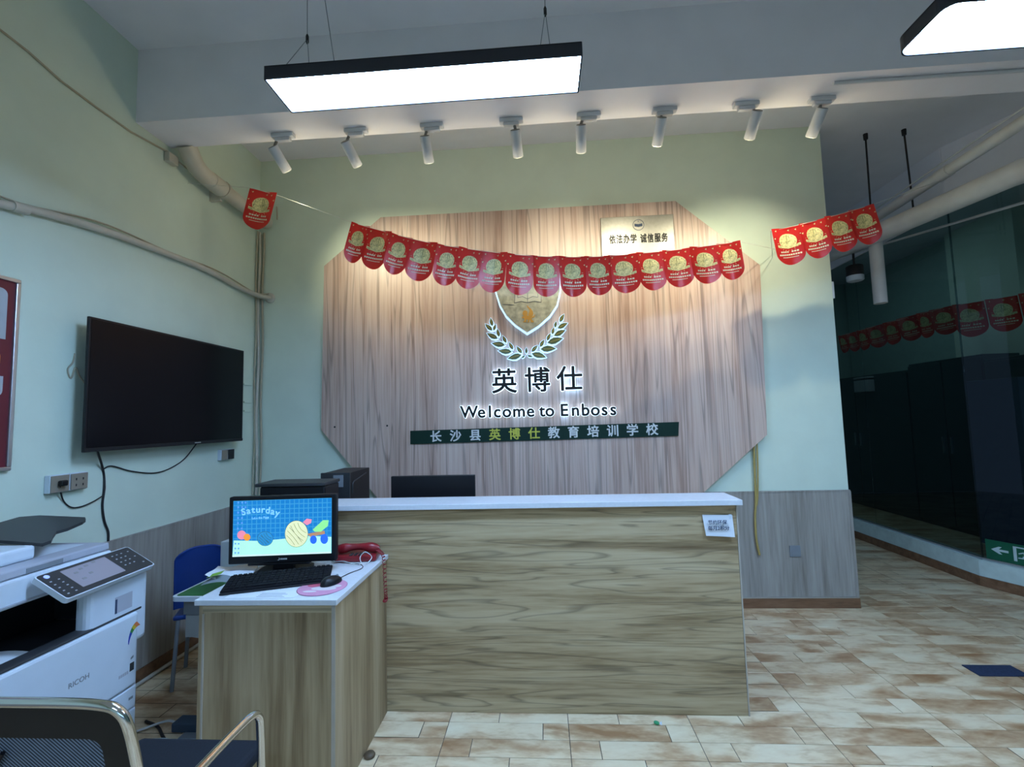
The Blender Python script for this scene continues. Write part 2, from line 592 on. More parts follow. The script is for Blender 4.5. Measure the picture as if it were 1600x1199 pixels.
# ================================================================== the setting
# ---- floor: joint bed plus wood-look planks, five rows to each 0.6 m tile
floor = struct('floor', MB().box(XL, 7.0, YF, 9.0, -0.06, -0.0025), M['grout'])
TX0, TY0 = -1.1193, 3.7642
SPLIT = {2: 0.23, 3: 0.54, 4: 0.79, 0: 0.42, 1: 0.79}
G = 0.0016
pieces = []
for ti in range(-4, 15):
    for j in range(-44, 60):
        x0, y1 = TX0 + 0.6 * ti, TY0 - 0.12 * j
        if y1 < YF or y1 > 9.0:
            continue
        s = SPLIT[j % 5]
        for a, b in ((0.0, s), (s, 1.0)):
            xa, xb = x0 + 0.6 * a, x0 + 0.6 * b
            if xb < XL + 0.02 or xa > 7.0:
                continue
            xa, xb = max(xa, XL), min(xb, 7.0)
            cx, cy = (xa + xb) / 2, y1 - 0.06
            q = px((cx, cy, 0))
            area_px = 0
            if q and -30 < q[0] < 1630 and q[1] < 1215 and q[2] > 0.5 and cy < 4.4:
                hidden = (-1.47 < cx < -0.84 and cy > 1.9) or (-1.4 < cx < 1.02 and cy > 2.53) or (cx < -2.0) or (cx < XR and cy > 3.84)
                # behind the counter as seen from the camera
                t = 2.53 / max(cy, 0.1)
                hidden = hidden or (cy > 2.53 and -1.4 < cx * t < 0.99)
                hidden = hidden or (q[0] < 545 and q[1] > 1000 and cy < 2.2)
                if not hidden:
                    area_px = (xb - xa) * 0.12 * (FPX / q[2]) ** 2 * CAMH / q[2]
            pieces.append((area_px, xa, xb, y1 - 0.12, y1))
pieces.sort(reverse=True)
plank_meshes = {}
for k in range(0, 290):
    ar, xa, xb, ya, yb = pieces[k]
    if ar <= 0:
        break
    key = round(xb - xa, 3)
    if key not in plank_meshes:
        w = key / 2 - G
        d = 0.06 - G
        e = 0.0012
        mb = MB()
        vs = [(-w, -d, -0.004), (w, -d, -0.004), (w, d, -0.004), (-w, d, -0.004), (-w, -d, -e), (w, -d, -e), (w, d, -e), (-w, d, -e),
              (-w + e, -d + e, 0), (w - e, -d + e, 0), (w - e, d - e, 0), (-w + e, d - e, 0)]
        mb.add(vs, [(0, 1, 5, 4), (1, 2, 6, 5), (2, 3, 7, 6), (3, 0, 4, 7), (4, 5, 9, 8), (5, 6, 10, 9), (6, 7, 11, 10), (7, 4, 8, 11), (8, 9, 10, 11)])
        plank_meshes[key] = mb.mesh('plank')
        plank_meshes[key].materials.append(M['plank'])
    o = bpy.data.objects.new('plank', plank_meshes[key])
    COL.objects.link(o)
    o.location = ((xa + xb) / 2, (ya + yb) / 2, 0)
    o.parent = floor
    last = k
mb = MB()
for ar, xa, xb, ya, yb in pieces[last + 1:]:
    mb.add([(xa + G, ya + G, 0), (xb - G, ya + G, 0), (xb - G, yb - G, 0), (xa + G, yb - G, 0)], [(0, 1, 2, 3)])
tag(obj('far_planks', mb, M['plank'], floor), kind='stuff')

# ---- walls, ceiling, beam
struct('wall_left', MB().box(XL - 0.18, XL, YF, YB + 0.2, 0, ZC), M['wall'])
struct('wall_back', MB().box(XL, XR, YB, YB + 0.2, 0, ZC), M['wall'])
struct('ceiling', MB().box(XL - 0.18, 7.0, YF - 0.2, 9.0, ZC, ZC + 0.12), M['ceiling'])
struct('ceiling_beam', MB().box(XL, 7.0, 2.592, 2.870, 3.415, ZC), M['beam'])
struct('wall_corridor_end', MB().box(XL, 7.0, 9.0, 9.2, 0, ZC), M['teal_paint'])
struct('wall_right', MB().box(7.0, 7.2, YF, 9.2, 0, ZC), M['teal_paint'])
mb = MB()
mb.box(XL - 0.18, 0.6, YF - 0.2, YF, 0, ZC).box(6.7, 7.2, YF - 0.2, YF, 0, ZC).box(0.6, 6.7, YF - 0.2, YF, 2.4, ZC).box(0.6, 6.7, YF - 0.2, YF, 0, 0.15)
struct('wall_front', mb, M['wall'])

# ---- wainscot and skirting
WZ = 0.886
mb = MB().rbox(XL + 0.013, XR + 0.004, YB - 0.012, YB, 0.08, WZ, 0.002)
ws = struct('wainscot_back', mb, M['wainscot'])
obj('top_strip', MB().box(XL + 0.013, XR + 0.004, YB - 0.015, YB, WZ, WZ + 0.010), M['wainscot'], ws)
obj('corner_strip', MB().box(XR - 0.012, XR + 0.008, YB - 0.016, YB, 0.08, WZ), M['wainscot'], ws)
obj('lower_strip', MB().box(XL + 0.013, XR + 0.006, YB - 0.018, YB, 0.075, 0.086), M['alu'], ws)
mb = MB().rbox(XL, XL + 0.012, YF + 0.02, YB, 0.09, WZ, 0.002)
wl = struct('wainscot_left', mb, M['wainscot'])
obj('top_strip', MB().box(XL, XL + 0.015, YF + 0.02, YB, WZ, WZ + 0.010), M['wainscot'], wl)
struct('baseboard_back', MB().rbox(XL + 0.013, XR + 0.012, YB - 0.020, YB, 0.0005, 0.074, 0.002), M['skirting'])
struct('baseboard_left', MB().rbox(XL, XL + 0.014, YF + 0.02, YB - 0.021, 0.0005, 0.088, 0.002), M['skirting'])

# ---- corridor partition: kerb, tinted glass, frames
CX, CY = 3.675, 4.32
BD = Vector((0.109, -0.258, 0)).normalized()
BE = Vector((CX, CY, 0)) + BD * 1.9


def along(mb, p, q, off0, off1, z0, z1):
    """slab between floor points p and q, offset sideways (to the right of the walk p to q)"""
    d = (q - p).normalized()
    n = Vector((-d.y, d.x, 0))
    vs = [p + n * off0, q + n * off0, q + n * off1, p + n * off1]
    mb.prism([(a.x, a.y) for a in vs], Matrix.Identity(4), z0, z1)


pA, pB, pC = Vector((CX, 8.95, 0)), Vector((CX, CY, 0)), BE
kerb = MB()
along(kerb, pA, pB, 0.0, 0.13, 0.082, 0.214)
along(kerb, pB, pC, 0.0, 0.13, 0.082, 0.214)
kb = struct('trim_1', kerb, M['curb'])
mb = MB()
along(mb, pA, pB, -0.006, 0.10, 0.0005, 0.081)
along(mb, pB, pC, -0.006, 0.10, 0.0005, 0.081)
struct('baseboard_partition', mb, M['skirting'])
win = MB()
along(win, pA, pB, 0.03, 0.07, 3.30, ZC)
along(win, pB, pC, 0.03, 0.07, 3.30, ZC)
w1 = struct('window_1', win, M['ceiling'])
for a, b in ((pA, Vector((CX, 6.9, 0))), (Vector((CX, 6.9, 0)), Vector((CX, 5.6, 0))), (Vector((CX, 5.6, 0)), pB), (pB, pB + BD * 0.95), (pB + BD * 0.95, pC)):
    g = MB()
    d = (b - a).normalized()
    along(g, a + d * 0.004, b - d * 0.004, 0.045, 0.053, 0.215, 3.299)
    obj('pane', g, M['glass'], w1)
mb = MB()
along(mb, pA, pB, 0.035, 0.063, 0.214, 0.232)
along(mb, pB, pC, 0.035, 0.063, 0.214, 0.232)
obj('sill_channel', mb, M['alu'], w1)

# dim classroom beyond the glass
pil = [at(1478, 400, 'X', 5.6), at(1588, 400, 'X', 5.6)]
struct('wall_classroom', MB().box(5.75, 5.9, 2.3, 8.95, 0.0, ZC), M['teal_paint'])
struct('pillar', MB().box(5.6, 5.75, pil[1].y, pil[0].y, 0.0, ZC), M['wall'])

# ================================================================== wood octagon on the back wall
PY = YB - 0.055   # its front face
oc = [(-1.355, 0.87), (1.215, 0.87), (1.765, 1.342), (1.80, 2.712), (1.157, 3.287), (-1.339, 3.287), (-1.84, 2.88), (-1.86, 1.473)]
p = thing('wood_feature_panel', 'large eight-sided pink wood-grain board mounted on the green back wall', 'wall panel', (0, YB, 0.87))
obj('board', MB().prism(oc, wallf(0, 0, PY), -0.0, -0.040), M['panel'], p)
oi_ = [(x * 0.985 + (0 if True else 0), 2.08 + (z - 2.08) * 0.985) for x, z in oc]
obj('backing_frame', MB().prism(oi_, wallf(0, 0, PY), -0.040, -0.0545), M['edging'], p)
for x, y in ((523, 668), (605, 666)):
    q = at(x, y, 'Y', PY)
    obj('screw', MB().prism(circ(0.008, 10), wallf(q.x, q.z, PY), 0.0, 0.002), M['black_matt'], p)

# ---- crest with a book and a lion
LY = PY - 0.0005


def zp(x, y, Y):
    """a point of the crest, measured in the enlarged crop"""
    q = at(740 + x / 8.565, 440 + y / 8.565, 'Y', Y)
    return (q.x, q.z)


SH = [(772, 415), (797, 410), (823, 402), (851, 408), (876, 411), (877, 455), (872, 478), (860, 496), (842, 512), (823.5, 523.5), (804, 510), (790, 496), (780, 479), (773, 456)]
DEP = 0.045
shp = [(at(x, y, 'Y', PY - DEP).x, at(x, y, 'Y', PY - DEP).z) for x, y in SH]
cxs = sum(a[0] for a in shp) / len(shp)
czs = sum(a[1] for a in shp) / len(shp)
crest = thing('school_crest', 'marbled shield crest with open book and golden lion, lit edge, above the wreath', 'crest', (cxs, PY, czs))
obj('lit_edge', MB().prism(shp, wallf(0, 0, LY), 0.0, DEP - 0.002), M['acrylic'], crest)
inner = [(cxs + (a[0] - cxs) * 0.95, czs + (a[1] - czs) * 0.95) for a in shp]
fc = obj('face', MB().prism(inner, wallf(0, 0, LY), DEP - 0.002, DEP + 0.004), M['shield'], crest)
fy = LY - DEP - 0.004
bk = [zp(*a, fy) for a in ((545, 290), (630, 270), (722, 285), (815, 270), (905, 285), (905, 165), (560, 170))]
obj('book', MB().prism(bk, wallf(0, 0, fy), 0, 0.002), M['cream'], fc)
ln = MB()
for seg in (((550, 290), (635, 268), (722, 288), (815, 266), (905, 284)), ((722, 285), (722, 160)), ((548, 292), (552, 165)), ((905, 284), (905, 165)),
            ((590, 165), (590, 222)), ((590, 222), (655, 205), (722, 240), (790, 205), (860, 215)), ((860, 215), (860, 165)), ((385, 310), (540, 318))):
    ln.tube([(*[zp(*a, fy - 0.003)[0]], fy - 0.003, zp(*a, fy - 0.003)[1]) for a in seg], 0.0022, 5)
obj('book_outline', ln, M['grey_plastic'], fc)
lk = 0
lion = MB()      # winged lion walking left: body, mane, legs, raised wing and tail
for poly in ([(655 + 34 * math.cos(t * PI / 8) + 34, 432 + 40 * math.sin(t * PI / 8)) for t in range(16)],
             [(722 + 52 * math.cos(t * PI / 8), 488 + 27 * math.sin(t * PI / 8)) for t in range(16)],
             [(672, 460), (705, 470), (702, 540), (708, 550), (664, 550), (664, 540), (680, 532)],
             [(645, 478), (676, 470), (682, 490), (652, 500)],
             [(745, 490), (772, 480), (782, 520), (806, 540), (804, 552), (762, 552), (766, 535), (748, 515)],
             [(725, 500), (748, 505), (746, 552), (716, 552), (728, 535)],
             [(738, 470), (732, 440), (745, 410), (750, 390), (735, 366), (716, 345), (712, 322), (722, 330), (740, 350), (768, 372), (790, 402), (800, 436), (790, 468), (765, 484)],
             [(770, 480), (806, 470), (818, 445), (824, 450), (814, 482), (778, 496)]):
    lk += 1
    lion.prism([zp(*a, fy) for a in poly], wallf(0, 0, fy), 0, 0.002 + 0.0003 * lk)
obj('lion', lion, M['lion'], fc)

# ---- laurel wreath: each leaf its own lit block with a green face and a gold vein
LV = [((250, 662), (155, 570)), ((322, 770), (175, 695)), ((420, 856), (238, 830)), ((512, 946), (328, 930)), ((642, 985), (455, 1036)),
      ((250, 602), (228, 490)), ((265, 662), (300, 575)), ((340, 746), (318, 635)), ((437, 828), (388, 725)), ((527, 917), (474, 815)), ((645, 967), (575, 868)),
      ((1125, 632), (1260, 560)), ((1075, 732), (1232, 655)), ((988, 826), (1197, 765)), ((895, 910), (1105, 903)), ((778, 968), (972, 1020)),
      ((1153, 547), (1212, 440)), ((1090, 622), (1106, 535)), ((1053, 712), (1076, 615)), ((983, 797), (1032, 695)), ((888, 882), (947, 783)), ((775, 947), (860, 858)),
      ((705, 972), (708, 885)), ((643, 1030), (692, 993)), ((720, 993), (790, 1017))]
wr = thing('laurel_wreath', 'laurel wreath of green-faced leaves with glowing edges under the shield crest', 'wreath', (*[zp(705, 1040, PY)[0]], PY, zp(705, 1040, PY)[1]))


def leaf_poly(a, b, wd):
    a, b = Vector(a), Vector(b)
    d = b - a
    n = Vector((-d.y, d.x)).normalized()
    L = d.length
    return [tuple(a + d * t + n * s * wd * L * w) for s, seq in ((1, ((0, 0), (0.22, 0.72), (0.45, 1), (0.7, 0.75), (1, 0))), (-1, ((0.7, 0.6), (0.45, 0.9), (0.22, 0.75)))) for t, w in seq]


for a, b in LV:
    A, B = zp(*a, PY - DEP), zp(*b, PY - DEP)
    small = (Vector(A) - Vector(B)).length < 0.055
    c = Vector(((A[0] + B[0]) / 2, (A[1] + B[1]) / 2))
    po = leaf_poly(c + (Vector(A) - c) * 1.12, c + (Vector(B) - c) * 1.12, 0.25)
    lf = obj('leaf', MB().prism(po, wallf(0, 0, LY), 0.0, DEP - 0.002), M['acrylic'], wr)
    obj('leaf_face', MB().prism(leaf_poly(A, B, 0.21), wallf(0, 0, LY), DEP - 0.002, DEP + 0.002), M['leaf_green'], lf)
    if not small:
        v = [Vector(A).lerp(Vector(B), t) for t in (0.2, 0.5, 0.8)]
        obj('vein', MB().tube([(q.x, LY - DEP - 0.003, q.y) for q in v], 0.0022, 5), M['gold_line'], lf)


def lit_letters(parent, s, x0, x1, z0, z1, size, bold, font_space=1.0, dep=0.035, xs=None):
    """separate lit letters between two baseline ends; xs: centres as fractions"""
    chars = [c for c in s]
    n = len(chars)
    for i, c in enumerate(chars):
        if c == ' ':
            continue
        t = xs[i]
        x, z = x0 + (x1 - x0) * t, z0 + (z1 - z0) * t
        side = text_mesh(c, size, wallf(x, z, PY - dep / 2 - 0.0005), dep / 2 - 0.001, bold + size * 0.015)
        lt = obj('letter', side, M['acrylic_letter'], parent)
        obj('letter_face', text_mesh(c, size, wallf(x, z, PY - dep - 0.001), 0.0015, bold), M['letter_black'], lt)


c0, c1 = at(788, 599, 'Y', PY - 0.03), at(890, 595, 'Y', PY - 0.03)
sg = thing('character_sign', 'three large black Chinese characters with white glowing edges on the wood board', 'sign', (c0.x, PY, c0.z))
lit_letters(sg, '英博仕', c0.x, c1.x, c0.z, c1.z, 0.215, 0.004, xs=(0, 0.51, 1))
# per-letter centres read along the line of lettering
WX = [733, 754, 767, 781, 798, 820, 834 - 9, 0, 845, 858, 0, 881, 901, 918, 933, 946, 958]
WT = 'Welcome to Enboss'
WX = [733, 752.5, 765.5, 777, 792, 811, 829, 0, 847, 859, 0, 882, 899, 915, 930, 944.5, 958]
q0, q1 = at(733, 645.5, 'Y', PY - 0.03), at(958, 641, 'Y', PY - 0.03)
sg = thing('welcome_sign', 'glowing black lettering reading Welcome to Enboss on the wood board', 'sign', (q0.x, PY, q0.z))
wx = [at(x, 643, 'Y', PY - 0.03).x if x else 0 for x in WX]
for i, c in enumerate(WT):
    if c == ' ':
        continue
    t = (wx[i] - q0.x) / (q1.x - q0.x)
    z = q0.z + (q1.z - q0.z) * t
    side = text_mesh(c, 0.138, Matrix.Identity(4), 0.0165, 0.0060)
    face = text_mesh(c, 0.138, Matrix.Identity(4), 0.0015, 0.0034)
    # stand every letter on the baseline and centre it sideways
    mx_ = [v.co.x for v in face.vertices]
    k = 0.0
    base = -0.034
    for me, dep in ((side, 0.0175), (face, 0.036)):
        me.transform(Matrix.Translation((-(min(mx_) + max(mx_)) / 2, 0, 0)))
    side.transform(wallf(wx[i], z, PY - 0.0175))
    face.transform(wallf(wx[i], z, PY - 0.036))
    lt = obj('letter', side, M['acrylic_letter'], sg)
    obj('letter_face', face, M['letter_black'], lt)

# ---- green strip with twelve characters
sc = [at(641, 674, 'Y', PY - 0.012), at(1061, 660, 'Y', PY - 0.012), at(1060, 682, 'Y', PY - 0.012), at(641, 695, 'Y', PY - 0.012)]
st = thing('school_name_strip', 'long dark green strip sign with white and yellow Chinese characters', 'sign', (sc[3].x, PY, sc[3].z))
obj('board', MB().prism([(a.x, a.z) for a in (sc[3], sc[2], sc[1], sc[0])], wallf(0, 0, PY - 0.0005), 0.0, 0.011), M['strip_green'], st)
for i, c in enumerate('长沙县英博仕教育培训学校'):
    x = 681 + (1019 - 681) * i / 11
    y = 684 - 11 * i / 11
    q = at(x, y, 'Y', PY - 0.013)
    obj('character', text_mesh(c, 0.098, wallf(q.x, q.z, PY - 0.0125), 0.001, 0.0022), M['letter_yellow' if 3 <= i <= 5 else 'letter_white'], st)

# ---- steel plaque
pq = [at(938, 341, 'Y', PY - 0.02), at(1052, 335, 'Y', PY - 0.02), at(942, 401, 'Y', PY - 0.02)]
pl = thing('steel_plaque', 'brushed steel plaque with black Chinese characters near the board top', 'plaque', (pq[2].x, PY, pq[2].z))
obj('plate', MB().rbox(pq[0].x, pq[1].x, PY - 0.02, PY - 0.0005, pq[2].z - 0.06, pq[0].z, 0.003), M['steel'], pl)
for i, (c, x) in enumerate(zip('依法办学诚信服务', (957, 968, 979, 990, 1005.5, 1016.5, 1027.5, 1038.5))):
    q = at(x, 376 - i * 0.5, 'Y', PY - 0.021)
    obj('character', text_mesh(c, 0.080, wallf(q.x, q.z, PY - 0.0205) @ Matrix.Diagonal((0.66, 1, 1, 1)), 0.001, 0.0026), M['letter_black'], pl)
q = at(997.5, 352, 'Y', PY - 0.021)
em = MB()
em.tube([(q.x + 0.045 * math.cos(t * PI / 12), PY - 0.021, q.z + 0.045 * math.sin(t * PI / 12)) for t in range(24)], 0.002, 5, True)
em.prism([(-0.032, -0.012), (0.0, -0.018), (0.032, -0.012), (0.032, 0.012), (0.0, 0.006), (-0.032, 0.012)], wallf(q.x, q.z, PY - 0.0202), 0, 0.0015)
em.prism(circ(0.004, 8, 0, 0.030), wallf(q.x, q.z, PY - 0.0202), 0, 0.0015)
obj('round_emblem', em, M['ink'], pl)

# ================================================================== ceiling lights and spotlights
def pendant(label, x0, x1, y0, y1, z, hgt, rad, wires, gripper):
    t = thing('pendant_light', label, 'light', ((x0 + x1) / 2, (y0 + y1) / 2, z), group='black framed hanging light panels')
    w, d = x1 - x0, y1 - y0
    m = Matrix.Translation(((x0 + x1) / 2, (y0 + y1) / 2, z))
    o_, i_ = rrect(w, d, rad, 6), rrect(w - 0.012, d - 0.012, max(rad - 0.006, 0.001), 6)
    mb = MB()
    n = len(o_)
    mb.sides(o_, m, 0.0, hgt)
    mb.sides(i_, m, 0.0, 0.006)
    mb.prism(o_, m, hgt - 0.004, hgt)
    vs = [m @ Vector((a[0], a[1], 0)) for a in o_] + [m @ Vector((a[0], a[1], 0)) for a in i_]
    mb.add(vs, [(k, (k + 1) % n, n + (k + 1) % n, n + k) for k in range(n)])
    obj('housing', mb, M['lamp_black'], t)
    obj('diffuser', MB().prism(i_, m, 0.003, 0.008), M['diffuser'], t)
    for a, b, c in wires:
        wmb = MB()
        if c is None:
            wmb.tube([a, b], 0.0016, 5)
        else:
            wmb.tube([a, b], 0.0016, 5).tube([b, c[0]], 0.0014, 5).tube([b, c[1]], 0.0014, 5)
        o = obj('suspension_wire', wmb, M['grey_plastic'], t)
        if c is not None or gripper:
            obj('wire_gripper', MB().lathe([(0.003, 0.02), (0.006, 0.012), (0.006, -0.012), (0.003, -0.02)], Matrix.Translation(b if c is not None else Vector(a).lerp(Vector(b), 0.78)), 10), M['black_matt'], o)
    return t


LZ = 2.82
lx0, lx1 = at(414, 127, 'Z', LZ), at(911, 83, 'Z', LZ)
ly = at(455, 180, 'Z', LZ)
y0, y1 = (lx0.y + lx1.y) / 2, (lx0.y + lx1.y) / 2 + (ly.y - lx0.y)
ym = (y0 + y1) / 2
pendant('long black pendant light panel hanging left of centre before the beam', lx0.x, lx1.x, y0, y1, LZ, 0.052, 0.004,
        [((-0.895, ym, ZC), (-0.89, ym, 3.055), ((-0.945, y0 + 0.02, LZ + 0.05), (-0.84, y0 + 0.02, LZ + 0.05))),
         ((-0.95, y1, ZC), (-0.738, y0 + 0.012, LZ + 0.05), None), ((0.065, ym, ZC), (0.06, ym, 3.09), ((0.03, y0 + 0.05, LZ + 0.05), (0.09, y1 - 0.03, LZ + 0.05)))], False)
a2 = at(1410, 88, 'Z', LZ)
b2 = at(1600, 80, 'Z', LZ)
pendant('round-cornered black pendant light panel cut off at the upper right', at(1404, 84, 'Z', LZ).x, at(1404, 84, 'Z', LZ).x + 1.2, a2.y - 0.225, a2.y + 0.004, LZ, 0.052, 0.045,
        [((1.62, a2.y - 0.11, ZC), (1.62, a2.y - 0.11, LZ + 0.05), None), ((2.28, a2.y - 0.11, ZC), (2.28, a2.y - 0.11, LZ + 0.05), None)], False)

SP = [((447, 215), (432, 240), (450, 270)), ((560, 208), (545, 233), (560, 262)), ((677, 200), (665, 222), (671, 257)), ((799, 190), (806, 213), (810, 248)),
      ((919, 181), (908, 206), (908, 241)), ((1037, 172), (1032, 196), (1026, 230)), ((1163, 165), (1180, 186), (1170, 220)), ((1282, 155), (1281, 180), (1266, 217))]
LIT = {0: 40, 1: 30, 2: 9, 3: 12, 4: 38, 5: 56, 6: 26, 7: 50}
ORD = ['first', 'second', 'third', 'fourth', 'fifth', 'sixth', 'seventh', 'eighth']
for i, (pb, ct, cb) in enumerate(SP):
    b = at(*pb, 'Z', 3.415)
    b.y = 2.80
    top = at(*ct, 'Y', 2.80)
    bot = at(*cb, 'Y', 2.885)
    d = (bot - top).normalized()
    top = bot - d * 0.165
    t = thing('track_spotlight', 'white cylinder spotlight under the beam, %s from the left' % ORD[i], 'spotlight', (b.x, b.y, 3.415), group='spotlights under the beam')
    mb = MB().rbox(b.x - 0.075, b.x + 0.075, b.y - 0.022, b.y + 0.022, 3.388, 3.4148, 0.006)
    obj('mounting_plate', mb, M['spot_white'], t)
    s = 1 if i in (3, 6) else -1
    obj('adapter', MB().rbox(b.x - 0.05, b.x + 0.05, b.y - 0.016, b.y + 0.016, 3.366, 3.388, 0.005), M['spot_white'], t)
    jx = top.x
    obj('swivel_arm', MB().tube([(b.x + (jx - b.x) * 0.8, b.y, 3.372), (jx, b.y, 3.345), tuple(top + d * 0.015)], 0.009, 8), M['spot_grey'], t)
    zz = d
    xx = Vector((0, 1, 0)).cross(zz).normalized()
    fm = frame(top, xx, zz.cross(xx), zz)
    can = obj('can', MB().lathe([(0.030, 0.0), (0.0325, 0.004), (0.0325, 0.156), (0.029, 0.158)], fm, 24), M['spot_white'], t)
    obj('end_cap', MB().lathe([(0.029, -0.0015), (0.030, 0.0005)], fm, 24), M['spot_grey'], can)
    obj('lens', MB().lathe([(0.026, 0.1585), (0.026, 0.1605)], fm, 20), M['lens_on' if i in (5,) else 'cream'], can)
    if i in LIT:
        l = bpy.data.lights.new('spot_beam', 'SPOT')
        l.energy, l.color = LIT[i] * 0.82, (1.0, 0.95, 0.69)
        l.spot_size, l.spot_blend, l.shadow_soft_size = math.radians(90 if i in (5, 7) else 74), 1.0, 0.02
        lo = bpy.data.objects.new('spot_beam', l)
        COL.objects.link(lo)
        lo.parent = t
        tgt = {0: (-1.35, 2.75), 1: (-0.95, 2.75), 2: (-0.6, 2.75), 3: (-0.1, 2.75), 4: (0.25, 2.75), 5: (0.85, 2.5), 6: (1.2, 2.6), 7: (1.65, 2.55)}[i]
        src = bot + d * 0.012
        dv = (Vector((tgt[0], YB, tgt[1])) - src).normalized()
        ls = bpy.data.lights.new('spot_fill', 'POINT')   # added warm fill below the can, brightening upper walls and beam underside
        ls.energy, ls.color, ls.shadow_soft_size = 1.55, (1.0, 0.90, 0.60), 0.03
        so = bpy.data.objects.new('spot_fill', ls)
        COL.objects.link(so)
        so.parent = t
        so.matrix_basis = full(t).inverted() @ Matrix.Translation(src + d * 0.03)
        lo.matrix_basis = full(t).inverted() @ (Matrix.Translation(src) @ dv.to_track_quat('-Z', 'Y').to_matrix().to_4x4())

# ================================================================== reception counter and the desk before it
CF0 = 2.520   # counter front
ct = thing('reception_counter', 'long wood-grain reception counter with a white stone top', 'counter', (-0.15, 2.62, 0))
obj('front_panel', MB().rbox(-1.36, 0.985, CF0, CF0 + 0.025, 0.0005, 1.046, 0.0015), M['counter'], ct)
obj('end_panel', MB().rbox(0.960, 0.9848, CF0 + 0.0252, 2.70, 0.0005, 1.046, 0.0015), M['counter'], ct)
obj('end_panel', MB().rbox(-1.36, -1.335, CF0 + 0.0252, 2.70, 0.0005, 1.046, 0.0015), M['counter'], ct)
obj('edge_strip', MB().box(0.9855, 0.992, CF0 - 0.0015, CF0 + 0.026, 0.0005, 1.046), M['edging'], ct)
obj('countertop', MB().rbox(-1.375, 1.010, 2.490, 2.735, 1.0465, 1.074, 0.002), M['white_slab'], ct)

DX0, DX1, DY0, DY1, DZ = -1.455, -0.862, 1.890, 2.517, 0.81
dk = thing('computer_desk', 'small wood-grain desk with a white top standing against the counter front', 'desk', ((DX0 + DX1) / 2, 2.2, 0))
obj('front_panel', MB().rbox(DX0 + 0.03, DX1 - 0.014, DY0 + 0.010, DY0 + 0.03, 0.0005, DZ - 0.024, 0.001), M['deskwood'], dk)
obj('side_panel', MB().rbox(DX1 - 0.013, DX1 - 0.001, DY0 + 0.008, DY1 - 0.002, 0.0005, DZ - 0.024, 0.001), M['deskwood'], dk)
obj('side_panel', MB().rbox(DX0 + 0.012, DX0 + 0.029, DY0 + 0.008, DY1 - 0.002, 0.0005, DZ - 0.024, 0.001), M['deskwood'], dk)
obj('edge_strip', MB().box(DX1 - 0.0155, DX1 - 0.0005, DY0 + 0.004, DY0 + 0.0078, 0.0005, DZ - 0.024), M['edging'], dk)
obj('edge_strip', MB().box(DX0 + 0.0295, DX0 + 0.036, DY0 + 0.004, DY0 + 0.0098, 0.0005, DZ - 0.06), M['edging'], dk)
obj('apron', MB().box(DX0 + 0.03, DX1 - 0.014, DY0 + 0.006, DY0 + 0.0098, DZ - 0.055, DZ - 0.024), M['counter'], dk)
obj('desktop', MB().rbox(DX0, DX1 + 0.010, DY0 - 0.006, DY1, DZ - 0.0235, DZ, 0.003), M['white_slab'], dk)

# ---- all-in-one screen on the desk
mc = (at(359, 776, 'Y', 2.20), at(527, 773, 'Y', 2.27))
mon = thing('computer_monitor', 'black computer monitor showing a bright blue desktop, on the small desk', 'monitor', (-1.276, 2.235, DZ), rz=0.10)
MW, MH = 0.513, 0.320
zb = 0.046


def onm(name, mb, mat, parent=mon):
    return obj(name, mb, mat, parent, world_space=False)


bez = onm('bezel', MB().rbox(-MW / 2, MW / 2, -0.014, 0.022, zb, zb + MH, 0.006), M['black_plastic'])
SW, SZ0, SZ1 = 0.470, zb + 0.038, zb + MH - 0.018
scr = onm('screen', MB().box(-SW / 2, SW / 2, -0.0155, -0.0142, SZ0, SZ1), M['screen_blue'])
mfr = frame((0, -0.0156, SZ0), (1, 0, 0), (0, 0, 1), (0, -1, 0))
SHh = SZ1 - SZ0


def su(x, y):
    """screen print point from the enlarged crop (x 90..1480, y 80..870)"""
    t = (x - 90) / 1390.0
    yt, yb = 110 - 50 * t, 880 - 55 * t
    return ((t - 0.5) * SW, SHh * (1 - (y - yt) / (yb - yt)))


def sprint(name, poly, mat, lay):
    return onm(name, MB().prism([su(*a) for a in poly], mfr, 0.0002 * lay, 0.0002 * lay + 0.00015), mat, scr)


def sblob(cx, cy, rx, ry, n=28):
    return [(cx + rx * math.cos(2 * PI * i / n), cy + ry * math.sin(2 * PI * i / n)) for i in range(n)]


sprint('meadow', [(90, 882), (1478, 826), (1478, 600), (1180, 590), (700, 640), (430, 660), (105, 655)], M['s_ground'], 1)
sprint('taskbar', [(90, 880), (1476, 824), (1476, 805), (90, 862)], M['s_bar'], 2)
sprint('yarn_ball', sblob(985, 560, 165, 185), M['s_line'], 2)
sprint('yarn_ball', sblob(985, 560, 160, 180), M['s_cream'], 3)
sprint('yarn_ball', sblob(545, 630, 112, 100), M['s_line'], 2)
sprint('yarn_ball', sblob(545, 630, 108, 96), M['s_teal'], 3)
strands = MB()
for cx, cy, rx, ry, w in ((985, 560, 160, 180, 0.0008), (545, 630, 108, 96, 0.0007)):
    for k in (-0.75, -0.45, -0.15, 0.15, 0.45, 0.75):
        pts = []
        for i in range(11):
            a = -1 + 2 * i / 10
            ext = math.sqrt(max(0, 1 - k * k))
            u_, v_ = a * ext, k + 0.22 * (1 - a * a) * (1 if k < 0 else -0.4)
            if u_ * u_ + v_ * v_ > 0.97:
                continue
            ca, sa = math.cos(0.8), math.sin(0.8)
            q = su(cx + rx * (u_ * ca - v_ * sa), cy + ry * (u_ * sa + v_ * ca))
            pts.append(mfr @ Vector((q[0], q[1], 0.0009)))
        strands.tube(pts, w, 4)
tag(onm('yarn_strands', strands, M['s_line'], scr), kind='stuff')
sprint('cart', [(1130, 560), (1380, 515), (1390, 560), (1180, 600)], M['s_brown'], 2)
